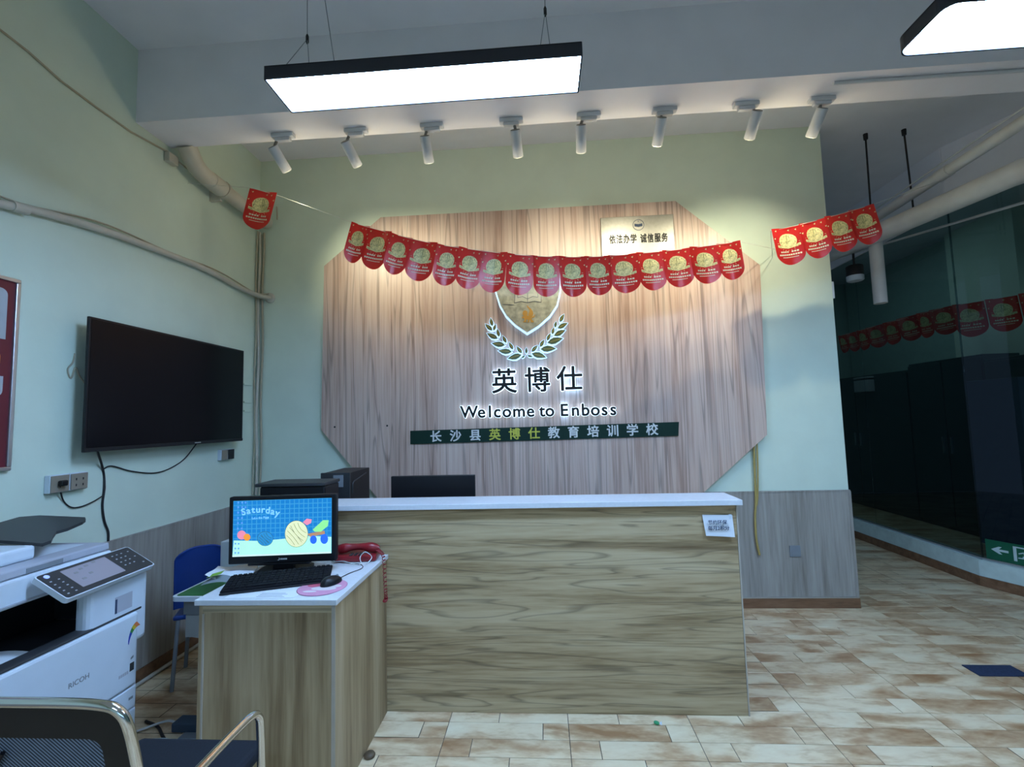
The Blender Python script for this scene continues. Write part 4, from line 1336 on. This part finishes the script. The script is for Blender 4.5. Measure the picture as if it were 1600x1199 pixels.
tag(obj('model_print', mpm, M['lavender_plastic'], dr), kind='stuff')
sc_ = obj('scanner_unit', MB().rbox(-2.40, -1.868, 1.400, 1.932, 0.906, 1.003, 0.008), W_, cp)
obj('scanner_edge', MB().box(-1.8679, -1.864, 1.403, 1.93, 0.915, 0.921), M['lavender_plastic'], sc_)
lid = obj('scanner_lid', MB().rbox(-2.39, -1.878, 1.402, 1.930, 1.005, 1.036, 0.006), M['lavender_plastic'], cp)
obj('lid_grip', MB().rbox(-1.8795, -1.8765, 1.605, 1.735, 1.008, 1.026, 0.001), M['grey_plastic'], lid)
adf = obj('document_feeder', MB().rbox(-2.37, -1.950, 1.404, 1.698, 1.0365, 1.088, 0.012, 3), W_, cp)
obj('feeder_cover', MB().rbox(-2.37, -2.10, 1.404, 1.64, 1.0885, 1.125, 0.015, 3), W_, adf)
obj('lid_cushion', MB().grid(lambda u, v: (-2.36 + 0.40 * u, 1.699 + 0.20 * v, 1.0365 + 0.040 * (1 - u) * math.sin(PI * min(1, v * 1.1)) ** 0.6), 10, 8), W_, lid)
# dark paper tray of the feeder: a thick blade rising to the far side
tp = [(0, 817), (30, 808.5), (62, 806), (133, 809), (134, 812), (129, 816), (106, 826), (88, 831), (83, 838), (80, 845), (66, 850), (45, 848), (0, 845)]
pl0, pl1, pl2 = Vector((-2.0, 1.70, 1.095)), Vector((-2.0, 2.0, 1.128)), Vector((-2.35, 1.70, 1.110))
nn = (pl1 - pl0).cross(pl2 - pl0).normalized()
top_, low_ = [], []
for x, y in [(-60, 830)] + tp + [(-60, 852)]:
    d = CR * ((x - 800) / FPX) - CU * ((y - 600) / FPX) + CF
    t = (pl0 - CAM).dot(nn) / d.dot(nn)
    q = CAM + d * t
    top_.append(q)
    low_.append(q - Vector((0, 0, 0.012)))
n = len(top_)
obj('feeder_tray', MB().add(top_ + low_, [tuple(range(n)), tuple(reversed(range(n, 2 * n)))] + [(i, (i + 1) % n, n + (i + 1) % n, n + i) for i in range(n)]), M['charcoal'], cp)
# control panel
f0, f1 = Vector((-1.715, 1.606, 0.918)), Vector((-1.735, 2.008, 0.918))
r0 = Vector((-1.845, 1.613, 0.998))
uu = (f1 - f0).normalized()
vv = (r0 - f0)
vv = (vv - uu * vv.dot(uu))
ph_, pw_ = vv.length, (f1 - f0).length
pm = frame(f0, uu, vv)
if pm.to_3x3().col[2].z < 0:
    pm = frame(f0, uu, vv, -(uu.cross(vv)))
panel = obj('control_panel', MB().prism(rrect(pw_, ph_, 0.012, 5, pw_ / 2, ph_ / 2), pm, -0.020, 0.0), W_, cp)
obj('panel_face', MB().prism(rrect(pw_ - 0.008, ph_ - 0.008, 0.010, 5, pw_ / 2, ph_ / 2), pm, 0.0001, 0.0012), M['charcoal'], panel)
obj('touch_screen', MB().prism(rrect(pw_ * 0.47, ph_ * 0.72, 0.002, 2, pw_ * 0.44, ph_ * 0.53), pm, 0.0013, 0.0019), M['s_panel'], panel)
ki = MB()
for a, b in ((0.30, 0.68), (0.37, 0.76), (0.44, 0.80), (0.53, 0.84), (0.30, 0.42), (0.40, 0.52)):
    ki.prism(rrect(0.016, 0.010, 0.002, 2, pw_ * a, ph_ * b), pm, 0.0020, 0.0023)
obj('screen_icons', ki, M['grey_plastic'], panel)
key_me = MB().rbox(-0.006, 0.006, -0.004, 0.004, 0.0, 0.0025, 0.001, 1).mesh('button')
key_me.materials.append(M['lavender_plastic'])
bt = [(0.74 + 0.055 * i, 0.36 + 0.15 * j) for i in range(3) for j in range(4)] + [(0.93, 0.25), (0.93, 0.55), (0.93, 0.8)] + [(0.055, 0.15 + 0.13 * j) for j in range(5)] + [(0.13, 0.15 + 0.13 * j) for j in range(5)]
for a, b in bt:
    o = bpy.data.objects.new('button', key_me)
    COL.objects.link(o)
    o.parent = panel
    o.matrix_basis = full(panel).inverted() @ pm @ Matrix.Translation((pw_ * a, ph_ * b, 0.0012)) @ Matrix.Scale(0.62, 4)
obj('home_button', MB().prism(circ(0.009, 18, pw_ * 0.075, ph_ * 0.86), pm, 0.0013, 0.003), M['s_led'], panel)
solo('printout', MB().grid(lambda u, v: (-2.05 + 0.235 * u, 1.43 + 0.20 * v, 0.7175 + 0.012 * math.sin(PI * u)), 8, 4), M['paper'], 'white printed sheet lying in the copier output tray', 'paper')

# ================================================================== visitor chair close to the camera
ch = thing('visitor_chair', 'black mesh-back chair with chrome frame close to the camera', 'chair', (-1.15, 1.28, 0))
XA, XB = -1.435, -0.925     # sides of the back
TZ = 0.918
BT = Vector((0, 1.005, 0))


def backp(x, z):
    """the back leans: lower means further from the camera"""
    return (x, 1.005 + (TZ - z) * 0.22, z)


mx_c = (XA + XB) / 2
path = [backp(XA, 0.42), backp(XA, 0.72), backp(XA + 0.004, 0.86), backp(XA + 0.022, 0.905), backp(XA + 0.06, TZ)] + [backp(x, TZ + 0.004) for x in (-1.30, -1.18, -1.06)] + \
       [backp(XB - 0.06, TZ), backp(XB - 0.022, 0.905), backp(XB - 0.004, 0.86), backp(XB, 0.72), backp(XB, 0.42)]
obj('chrome_back_tube', MB().tube(smooth(path, 5), 0.011, 10), M['chrome'], ch)
bo = rrect(XB - XA - 0.022, 0.50, 0.05, 6, mx_c, 0.66)
bi = rrect(XB - XA - 0.150, 0.36, 0.03, 6, mx_c, 0.655)
fmb = MB()
n = len(bo)
vs = []
for off in (0.0, 0.014):
    for a in bo:
        q = Vector(backp(*a)); vs.append(q + Vector((0, off, 0)))
    for a in bi:
        q = Vector(backp(*a)); vs.append(q + Vector((0, off, 0)))
fs = []
for k in range(n):
    k2 = (k + 1) % n
    fs += [(k, k2, n + k2, n + k), (2 * n + k, 3 * n + k, 3 * n + k2, 2 * n + k2), (k, 2 * n + k, 2 * n + k2, k2), (n + k, n + k2, 3 * n + k2, 3 * n + k)]
obj('back_frame', fmb.add(vs, fs), M['black_plastic'], ch)
obj('back_mesh', MB().grid(lambda u, v: tuple(Vector(backp(mx_c + (u - 0.5) * (XB - XA - 0.148), 0.655 + (v - 0.5) * 0.362)) + Vector((0, 0.008, 0))), 4, 4), M['chair_mesh'], ch)
brace = MB()
brace.tube([Vector(backp(-1.235, 0.80)) - Vector((0, 0.004, 0)), Vector(backp(-1.42, 0.56)) - Vector((0, 0.004, 0))], 0.005, 6)
obj('back_brace', brace, M['black_plastic'], ch)
obj('seat', MB().rbox(-1.40, -0.955, 1.12, 1.585, 0.425, 0.475, 0.02, 3), M['navy_fabric'], ch)
for s, x in ((1, -0.885), (-1, -1.475)):
    arm = smooth([(x - s * 0.03, 1.02, 0.665), (x, 1.10, 0.668), (x, 1.30, 0.668), (x, 1.385, 0.664), (x, 1.42, 0.645), (x, 1.432, 0.60), (x, 1.445, 0.40), (x, 1.47, 0.0125)], 5)
    obj('arm_tube', MB().tube(arm, 0.0115, 10), M['chrome'], ch)
    obj('rear_leg', MB().tube([(x - s * 0.04, 1.115, 0.43), (x - s * 0.02, 1.06, 0.012)], 0.0115, 10), M['chrome'], ch)
    obj('side_rail', MB().tube([(x - s * 0.02, 1.11, 0.415), (x - s * 0.005, 1.44, 0.415)], 0.010, 8), M['chrome'], ch)

# ================================================================== student desk, blue chair, carton
sd = thing('student_desk', 'small white-edged student desk with a green top left of the computer desk', 'desk', (-1.65, 2.5, 0))
sx0, sx1, sy0, sy1, sz = -1.835, -1.465, 2.215, 2.70, 0.70
obj('top', MB().prism(rrect(sx1 - sx0, sy1 - sy0, 0.03, 5, (sx0 + sx1) / 2, (sy0 + sy1) / 2), Matrix.Identity(4), sz - 0.022, sz - 0.0005), W_, sd)
obj('green_surface', MB().prism(rrect(sx1 - sx0 - 0.03, sy1 - sy0 - 0.03, 0.02, 5, (sx0 + sx1) / 2, (sy0 + sy1) / 2), Matrix.Identity(4), sz - 0.0004, sz + 0.001), M['green_mat'], sd)
obj('drawer_shell', MB().rbox(sx0 + 0.03, sx1 - 0.02, sy0 + 0.05, sy1 - 0.05, 0.595, 0.677, 0.004), M['grey_plastic'], sd)
for y in (sy0 + 0.05, sy1 - 0.09):
    pts = [(sx0 + 0.045, 0.594), (sx1 - 0.03, 0.594), (sx1 - 0.03, 0.02), (sx1 - 0.09, 0.02), (sx1 - 0.09, 0.30)] + [(sx1 - 0.09 - 0.20 * (1 - math.cos(a)) , 0.30 + 0.19 * math.sin(a)) for a in [PI / 2 * i / 6 for i in range(1, 7)]] + [(sx0 + 0.045, 0.49)]
    obj('leg', MB().prism(pts, frame((0, y, 0), (1, 0, 0), (0, 0, 1), (0, 1, 0)), 0.0, 0.04), M['box_grey'], sd)
    obj('foot', MB().rbox(sx0 + 0.02, sx1, y - 0.005, y + 0.045, 0.0005, 0.0195, 0.006), M['grey_plastic'], sd)
solo('file_carton', MB().rbox(-1.822, -1.60, 2.55, 2.66, 0.7015, 0.876, 0.003), M['box_grey'], 'grey white carton standing on the green student desk', 'carton')

bc = thing('blue_chair', 'small blue plastic chair behind the green student desk', 'chair', (-2.09, 2.83, 0), rz=0.45 + PI)
BW = 0.29


def bc_back(u, v):
    w = BW * (0.5 - 0.02 * v)
    x = (u - 0.5) * 2
    rz = 0.05
    zz = 0.47 + 0.345 * v
    # rounded upper corners
    if v > 0.8:
        k = (v - 0.8) / 0.2
        w *= (1 - 0.16 * k * k)
        zz -= 0.030 * abs(x) ** 3 * k
    return (w * x, 0.13 + 0.035 * v - 0.03 * (1 - x * x), zz)


bb = MB().grid(bc_back, 14, 12)
bb.grid(lambda u, v: tuple(Vector(bc_back(u, v)) + Vector((0, 0.008, 0))), 14, 12)
rim = [bc_back(0, j / 12) for j in range(13)] + [bc_back(i / 14, 1) for i in range(1, 15)] + [bc_back(1, 1 - j / 12) for j in range(1, 13)]
bb.tube([tuple(Vector(q) + Vector((0, 0.004, 0))) for q in rim], 0.006, 6)
obj('backrest', bb, M['blue_shell'], bc, False)
obj('seat', MB().rbox(-0.155, 0.155, -0.17, 0.125, 0.40, 0.425, 0.01, 3), M['blue_shell'], bc, False)
obj('back_support', MB().box(-0.10, 0.10, 0.105, 0.128, 0.41, 0.50), M['blue_shell'], bc, False)
for x, y in ((-0.13, -0.15), (0.13, -0.15), (-0.13, 0.11), (0.13, 0.11)):
    obj('leg', MB().tube([(x, y, 0.402), (x * 1.15, y * 1.12, 0.012)], 0.011, 8), M['grey_plastic'], bc, False)

# ---- floor clutter by the desk
ps = thing('power_strip', 'dark blue power adapter on the floor under the student desk', 'power strip', (-1.75, 2.36, 0))
obj('body', MB().rbox(-1.90, -1.62, 2.325, 2.40, 0.001, 0.045, 0.006), paint('blue grey adapter', (0.03, 0.055, 0.085), 0.5), ps)
obj('cord', MB().tube(smooth([(-1.905, 2.36, 0.03), (-1.96, 2.37, 0.03), (-2.05, 2.34, 0.012), (-2.12, 2.28, 0.008), (-2.2, 2.2, 0.008)]), 0.006, 7), M['white_wire'], ps)
solo('floor_cable', MB().tube(smooth([(-2.10, 2.40, 0.008), (-2.0, 2.36, 0.008), (-1.90, 2.28, 0.008), (-1.78, 2.20, 0.008), (-1.66, 2.12, 0.008)]), 0.007, 7), M['black_wire'], 'black cable on the floor beside the power adapter', 'cable')
solo('floor_wire', MB().tube(smooth([(-2.06, 2.24, 0.006), (-1.97, 2.25, 0.016), (-1.86, 2.26, 0.016), (-1.84, 2.22, 0.006), (-1.86, 2.17, 0.006)]), 0.003, 6), M['white_wire'], 'thin pale wire curling on the floor near the chair', 'wire')
solo('skirting_pipe', MB().tube([(XL + 0.028, 2.0, 0.016), (XL + 0.028, 3.3, 0.016)], 0.012, 8), M['pvc'], 'thin white pipe along the foot of the left wall', 'pipe')
q = at(571, 1180, 'Z', 0.01)
kn = MB().lathe([(0.012, 0.001), (0.024, 0.003), (0.026, 0.010), (0.020, 0.018), (0.008, 0.021)], Matrix.Translation((-0.835, q.y, 0)) @ Matrix.Rotation(0.3, 4, 'Z'), 18)
solo('door_stop', kn, M['brown_wood'], 'round brown stopper on the floor against the desk side', 'stopper')
q = at(1026, 1132, 'Z', 0.005)
cw_ = thing('candy_wrapper', 'tiny green candy wrapper on the floor before the counter', 'wrapper', (q.x, q.y, 0))
gm = paint('green foil', (0.03, 0.30, 0.12), 0.3)
obj('sweet', MB().lathe([(0.004, -0.013), (0.008, -0.008), (0.009, 0.0), (0.008, 0.008), (0.004, 0.013)], Matrix.Translation((0, 0, 0.010)) @ Matrix.Rotation(PI / 2, 4, 'Y') @ Matrix.Rotation(0.5, 4, 'X'), 12), gm, cw_, False)
obj('twist', MB().add([(-0.012, 0, 0.008), (-0.026, -0.008, 0.014), (-0.024, 0.008, 0.003), (0.012, 0, 0.008), (0.026, 0.008, 0.014), (0.024, -0.008, 0.003)], [(0, 1, 2), (3, 4, 5)]), M['white_plastic'], cw_, False)
mq = [at(1504, 1040, 'Z', 0.004), at(1577, 1040.5, 'Z', 0.004), at(1531, 1057, 'Z', 0.004)]
solo('floor_mat', MB().rbox(mq[2].x + 0.0, mq[2].x + 0.27, mq[2].y, mq[0].y, 0.0003, 0.006, 0.002), M['mat_navy'], 'small navy blue mat on the tiled floor at the right', 'mat')

# ================================================================== red pennants on strings
PWU, PHU = 0.19, 0.275


def pen_y(u):
    return 0.010 * math.cos(PI * u)


def pen_fn(u, v):
    x = (u - 0.5) * 2
    z = -PHU * v
    w = PWU / 2
    r = 0.085
    if v > 0.4:          # the lower rows step round the curved hem
        a = PI / 2 * (v - 0.4) / 0.6
        z = -(PHU - r) - r * math.sin(a)
        w *= max(math.cos(a), 0.02)
    else:
        z = -(PHU - r) * v / 0.4
    return (w * x, pen_y(x * w / (PWU / 2)), z)


def pen_patch(mb, poly, off):
    vs = [(a, pen_y(a / (PWU / 2)) - off, b) for a, b in poly]
    mb.add(vs, [tuple(range(len(vs)))])


me_pen = MB().grid(pen_fn, 8, 15).mesh('pennant')
me_pen.materials.append(M['pennant'])
em = MB()
for s in range(16):          # fan of slices so that the disc follows the bend
    a0, a1 = 2 * PI * s / 16, 2 * PI * (s + 1) / 16
    pen_patch(em, [(0, -0.100), (0.058 * math.cos(a0), -0.100 + 0.055 * math.sin(a0)), (0.058 * math.cos(a1), -0.100 + 0.055 * math.sin(a1))], 0.0012)
me_emb = em.mesh('emblem')
me_emb.materials.append(M['gold'])
em = MB()
for s in range(6):
    x0, x1 = -0.074 + s * 0.0247, -0.074 + (s + 1) * 0.0247
    f = lambda x: -0.128 - 0.010 * (1 - (x / 0.074) ** 2)
    pen_patch(em, [(x0, f(x0) - 0.014), (x1, f(x1) - 0.014), (x1, f(x1) + 0.004), (x0, f(x0) + 0.004)], 0.0018)
me_rib = em.mesh('ribbon')
me_rib.materials.append(M['gold'])
em = MB()
for s in range(11):
    a = PI + PI * (s + 0.5) / 11
    c, d = math.cos(a), math.sin(a)
    pen_patch(em, [(0.066 * c - 0.002 * d, -0.104 + 0.062 * d + 0.002 * c), (0.066 * c + 0.002 * d, -0.104 + 0.062 * d - 0.002 * c), (0.078 * c, -0.104 + 0.074 * d)], 0.0012)
for x, z in ((-0.07, -0.02), (0.06, -0.025), (0.085, -0.06), (-0.085, -0.075), (0.02, -0.022)):
    pen_patch(em, [(x - 0.006, z), (x + 0.003, z - 0.007), (x + 0.006, z + 0.006)], 0.0012)
me_spk = em.mesh('sparkles')
me_spk.materials.append(M['gold'])
st_ = MB()
for z, w, n in ((-0.178, 0.060, 8), (-0.200, 0.074, 11), (-0.219, 0.052, 14)):
    for k in range(n):
        x0 = -w + 2 * w * k / n
        if n == 8 and k == 4:
            continue
        h = 0.0055 if n < 14 else 0.0025
        pen_patch(st_, [(x0, z - h), (x0 + 1.5 * w / n, z - h), (x0 + 1.5 * w / n, z + h), (x0, z + h)], 0.0012)
me_txt = st_.mesh('print_lines')
me_txt.materials.append(M['pale_print'])
dk_ = MB()
for x0, z0, x1, z1 in ((-0.040, -0.075, -0.048, -0.118), (-0.030, -0.062, -0.022, -0.118), (-0.016, -0.055, -0.022, -0.090), (-0.012, -0.085, -0.004, -0.120), (0.002, -0.054, 0.000, -0.095), (0.012, -0.060, 0.022, -0.118), (0.034, -0.066, 0.026, -0.100), (0.036, -0.085, 0.046, -0.116), (-0.044, -0.098, -0.012, -0.092), (0.004, -0.104, 0.040, -0.100)):
    d = Vector((x1 - x0, z1 - z0)).normalized()
    pen_patch(dk_, [(x0 - d.y * 0.0016, z0 + d.x * 0.0016), (x1 - d.y * 0.0016, z1 + d.x * 0.0016), (x1 + d.y * 0.0016, z1 - d.x * 0.0016), (x0 + d.y * 0.0016, z0 - d.x * 0.0016)], 0.0024)
me_strk = dk_.mesh('emblem_strokes')
me_strk.materials.append(M['leaf_green'])


def hang(parent, A, B, yaw, hs=1.0, wide=1.04, lean=0.55):
    """one pennant between two points of the string"""
    A, B = Vector(A), Vector(B)
    d = B - A
    w = d.length
    ang = math.atan2(d.z, math.hypot(d.x, d.y)) * (1 if d.x > 0 else 1)
    o = bpy.data.objects.new('pennant', me_pen)
    COL.objects.link(o)
    o.parent = parent
    mid = (A + B) / 2
    rz = math.atan2(d.y, d.x) + yaw
    wm = Matrix.Translation(mid + Vector((0, 0, 0.004))) @ Matrix.Rotation(rz, 4, 'Z') @ Matrix.Rotation(-ang * lean, 4, 'Y')
    # shear the upper edge along the string
    sh_ = Matrix.Identity(4)
    sh_[2][0] = math.tan(ang * (1 - lean)) * 1.0
    wm = wm @ sh_ @ Matrix.Diagonal((w * wide / PWU / max(0.3, math.cos(yaw)), 1, hs, 1))
    o.matrix_basis = full(parent).inverted() @ wm
    for nm, me in (('emblem', me_emb), ('ribbon', me_rib), ('sparkles', me_spk), ('print_lines', me_txt), ('emblem_strokes', me_strk)):
        c = bpy.data.objects.new(nm, me)
        COL.objects.link(c)
        c.parent = o
        if nm in ('sparkles', 'print_lines', 'emblem_strokes'):
            c['kind'] = 'stuff'
    return o


def FY(x):
    t = min(1.0, max(0.0, (x - 780) / 380.0))
    return 3.02 + 0.28 * t * t * (3 - 2 * t)


bx = [(552, 349), (577, 356), (613, 366), (643, 374), (684, 383), (719, 388), (755, 393), (793, 397.5), (834, 401), (873, 402.5), (913, 402.5), (951, 401), (993, 397.5), (1035, 393.5), (1076, 389), (1120, 383), (1154, 378)]
bt_ = thing('pennant_garland', 'long sagging string of red pennants across the wood octagon and left corner', 'garland', (0, 3.1, at(850, 401, 'Y', 3.1).z), group='red pennant strings')
yw = [0.35, -0.2, 0.4, -0.15, 0.25, 0.4, -0.2, 0.15, -0.1, 0.1, -0.05, -0.15, 0.12, -0.1, 0.15, -0.2]
for i in range(16):
    hang(bt_, at(*bx[i], 'Y', FY(bx[i][0])), at(*bx[i + 1], 'Y', FY(bx[i + 1][0])), yw[i] * 0.6, hs=1.0 if i < 10 else 0.98)
spts = [at(x, y, 'Y', FY(x)) for x, y in [(391, 294), (434, 306), (492, 327)] + bx + [(1180, 369), (1204, 362), (1249, 352), (1286, 342.5), (1327, 331), (1361, 321), (1420, 296)]]
obj('string', MB().tube([Vector((XL + 0.001, 3.02, spts[0].z + 0.06))] + spts[0:20] + [Vector((XR - 0.4, YB - 0.001, spts[19].z + 0.12))], 0.0016, 5), M['string'], bt_)
rg = [(1204, 362), (1249, 352), (1286, 342.5), (1327, 331), (1361, 321)]
bt2 = thing('pennant_garland', 'short string of four red pennants at the right end of the wall', 'garland', (2.1, 3.3, at(1286, 342, 'Y', 3.3).z), group='red pennant strings')
for i in range(4):
    hang(bt2, at(*rg[i], 'Y', 3.3), at(*rg[i + 1], 'Y', 3.3), (0.1, -0.1, 0.1, -0.15)[i], hs=0.98)
obj('string', MB().tube([Vector((XR - 0.45, YB - 0.001, spts[20].z + 0.02))] + spts[21:26] + [Vector((3.1, 3.62, 3.25))], 0.0016, 5), M['string'], bt2)
hang(bt_, at(392, 294, 'Y', 3.02), at(434, 306, 'Y', 3.02), -0.1, hs=1.0)
bt4 = thing('pennant_garland', 'dim string of red pennants seen through the dark corridor glass', 'garland', (4.8, 5.4, 2.4), group='red pennant strings')
for i, (a, b) in enumerate((((1486, 479), (1536, 471)), ((1537, 471), (1588, 462)), ((1589, 462), (1640, 452)))):
    hang(bt4, at(*a, 'Y', 5.0), at(*b, 'Y', 5.0), 0.05, hs=1.28)
zz_ = [(1307, 527), (1322, 523), (1335, 519.5), (1354, 514), (1375, 508), (1403, 500), (1427, 493), (1455, 486), (1484, 479)]
for i in range(8):
    hang(bt4, at(*zz_[i], 'Y', 6.2), at(*zz_[i + 1], 'Y', 6.2), (0.3, -0.3)[i % 2], hs=0.85 + 0.06 * i)
obj('string', MB().tube([at(1307, 527, 'Y', 6.2), at(1484, 479, 'Y', 6.2)], 0.002, 5), M['string'], bt4)
obj('string', MB().tube([at(1486, 479, 'Y', 5.0), at(1588, 462, 'Y', 5.0), at(1640, 452, 'Y', 5.0)], 0.002, 5), M['string'], bt4)

# ================================================================== corridor: pipes, rods, exit sign
cp1 = thing('corridor_pipe', 'slim white pipe running below the corridor ceiling', 'pipe', (3.1, 4.3, 3.27))
obj('pipe', MB().tube([(3.1, 1.6, 3.36), (3.1, 4.3, 3.268), (3.1, 6.0, 3.21)], 0.040, 14), M['pvc_grey'], cp1)
obj('coupling', MB().tube([(3.1, 3.55, 3.294), (3.1, 3.65, 3.290)], 0.046, 14), M['pvc_grey'], cp1)
obj('upper_cable', MB().tube([(3.08, 1.6, 3.43), (3.08, 3.6, 3.365), (3.08, 5.2, 3.29)], 0.007, 7), M['white_wire'], cp1)
cp2 = thing('corridor_duct', 'thick grey pipe under the corridor ceiling beside the slim one', 'pipe', (3.2, 4.5, 3.2))
a, b = at(1600, 266, 'Z', 3.05), at(1300, 396, 'Z', 3.05)
dd = (b - a)
obj('pipe', MB().tube([a - dd * 0.8, a, b, b + dd * 0.5], 0.078, 18), M['pvc_grey'], cp2)
vp = at(1367, 372, 'Z', 3.05)
obj('drop_pipe', MB().tube([(vp.x, vp.y, 3.03), (vp.x, vp.y, at(1367, 475, 'Y', vp.y).z)], 0.052, 16), M['pvc_grey'], cp2)
for k, (tx_, bx_) in enumerate((((1352, 210), (1360, 322)), ((1412, 203), (1428, 333)))):
    a = at(*tx_, 'Z', ZC)
    b = at(*bx_, 'Y', a.y + 0.0)
    t = thing('hanger_rod', ['left', 'right'][k] + ' of the two black hanger rods below the corridor ceiling', 'rod', (a.x, a.y, ZC))
    obj('rod', MB().tube([(a.x, a.y, ZC - 0.001), (b.x, a.y, b.z - 0.05)], 0.007, 8), M['black_matt'], t)
    obj('ceiling_cup', MB().lathe([(0.016, -0.05), (0.018, -0.001)], Matrix.Translation((a.x, a.y, ZC)), 12), M['black_matt'], t)
a, b = at(1310, 403, 'X', 3.5), at(1600, 317, 'X', 3.5)
solo('corridor_cable', MB().tube([a + (a - b) * 0.4, a, b, b + (b - a) * 0.4], 0.011, 8), M['white_wire'], 'pale cable stretched along the corridor below the thick pipe', 'cable')
q0, q1 = at(1302, 132, 'Z', 3.40), at(1600, 112, 'Z', 3.40)
solo('beam_conduit', MB().tube([(q0.x, q0.y, 3.404), (q1.x + 1.0, q1.y, 3.404)], 0.010, 8), M['spot_white'], 'thin white conduit along the underside of the beam right end', 'conduit')
lp = at(1336, 384, 'Z', 3.05)
dl = at(1336, 432, 'Y', lp.y)
lt_ = thing('corridor_lamp', 'small dark ceiling lamp with a white rim in the corridor', 'lamp', (dl.x, lp.y, dl.z))
obj('stem', MB().tube([(dl.x, lp.y, 2.972), (dl.x, lp.y, dl.z + 0.10)], 0.01, 8), M['black_matt'], lt_)
obj('shade', MB().lathe([(0.05, 0.10), (0.068, 0.09), (0.068, 0.0)], Matrix.Translation((dl.x, lp.y, dl.z)), 20), M['black_matt'], lt_)
obj('rim', MB().lathe([(0.069, 0.0), (0.069, -0.040), (0.058, -0.048)], Matrix.Translation((dl.x, lp.y, dl.z)), 20), M['white_plastic'], lt_)

# exit sign on the glass beside the kerb
nB = Vector((-BD.y, BD.x, 0))
nS = Vector((-nB.x, -nB.y, 0)) if nB.x > 0 else nB
e0 = pB + BD * 0.045 + nS * (-0.045)
ex = thing('exit_sign', 'green exit sign with white arrow and running figure low on the corridor glass', 'exit sign', (e0.x, e0.y, 0.235))
em_ = frame((e0.x + nS.x * 0.004, e0.y + nS.y * 0.004, 0.236), BD, (0, 0, 1), nS)
obj('board', MB().prism([(0, 0), (0.50, 0), (0.50, 0.16), (0, 0.16)], em_, 0, 0.010), M['exit_green'], ex)
wm_ = M['exit_white']
obj('arrow', MB().prism([(0.035, 0.085), (0.085, 0.115), (0.105, 0.115), (0.085, 0.094), (0.145, 0.094), (0.145, 0.076), (0.085, 0.076), (0.105, 0.055), (0.085, 0.055)], em_, 0.0102, 0.0112), wm_, ex)
dm = MB()
for r in (((0.175, 0.025), (0.195, 0.025), (0.195, 0.140), (0.175, 0.140)), ((0.30, 0.025), (0.32, 0.025), (0.32, 0.140), (0.30, 0.140)), ((0.175, 0.132), (0.32, 0.132), (0.32, 0.142), (0.175, 0.142))):
    dm.prism(r, em_, 0.0102, 0.0112)
obj('door_symbol', dm, wm_, ex)
fg = MB()
fg.prism(circ(0.010, 14, 0.268, 0.118), em_, 0.0102, 0.0114)
for poly in (((0.235, 0.105), (0.258, 0.104), (0.262, 0.075), (0.240, 0.066)), ((0.205, 0.092), (0.235, 0.106), (0.238, 0.097), (0.208, 0.084)), ((0.255, 0.100), (0.296, 0.085), (0.294, 0.077), (0.256, 0.088)),
             ((0.250, 0.075), (0.278, 0.035), (0.270, 0.030), (0.242, 0.066)), ((0.242, 0.072), (0.236, 0.052), (0.202, 0.050), (0.202, 0.058), (0.228, 0.061), (0.232, 0.074))):
    fg.prism(poly, em_, 0.0102, 0.0114)
obj('running_figure', fg, wm_, ex)

# dim things in the classroom behind the glass
dkm = paint('dark cabinet laminate', (0.03, 0.055, 0.06), 0.35)
for k, (ya, yb, zt, lb) in enumerate(((4.55, 5.60, 2.05, 'dark cabinet behind the glass next to the blue grey board'), (5.62, 6.70, 2.12, 'middle dark cabinet of the row behind the corridor glass'), (6.72, 8.90, 2.05, 'farthest dark cabinet of the row behind the corridor glass'))):
    t = thing('tall_cabinet', lb, 'cabinet', (5.2, (ya + yb) / 2, 0), group='dark classroom cabinets')
    obj('carcass', MB().rbox(5.05, 5.45, ya, yb, 0.0005, zt, 0.004), dkm, t)
    for j in range(2):
        d_ = obj('door', MB().rbox(5.028, 5.0495, ya + 0.01 + j * (yb - ya) / 2, ya - 0.01 + (j + 1) * (yb - ya) / 2, 0.06, zt - 0.03, 0.003), dkm, t)
        yy = (ya + yb) / 2 + (0.06 if j else -0.06)
        obj('handle', MB().box(5.012, 5.0279, yy - 0.008, yy + 0.008, 0.95, 1.15), M['alu'], d_)
cb = [at(1507, 597, 'X', 4.7), at(1590, 590, 'X', 4.7)]
solo('display_board', MB().rbox(4.70, 4.76, cb[1].y, cb[0].y, 0.05, cb[0].z, 0.004), paint('grey blue board', (0.05, 0.075, 0.12), 0.6), 'plain blue grey standing board behind the corridor glass', 'board')
wb = at(1352, 601, 'X', 5.0)
tb = thing('wall_box', 'small pale box on a dark cabinet front behind the glass', 'box', (5.02, wb.y, wb.z - 0.1))
obj('case', MB().rbox(4.93, 5.0275, wb.y - 0.16, wb.y + 0.16, wb.z - 0.12, wb.z + 0.06, 0.005), M['box_grey'], tb)
obj('cap', MB().rbox(4.93, 5.0275, wb.y - 0.16, wb.y + 0.16, wb.z + 0.085, wb.z + 0.11, 0.004), M['box_grey'], tb)
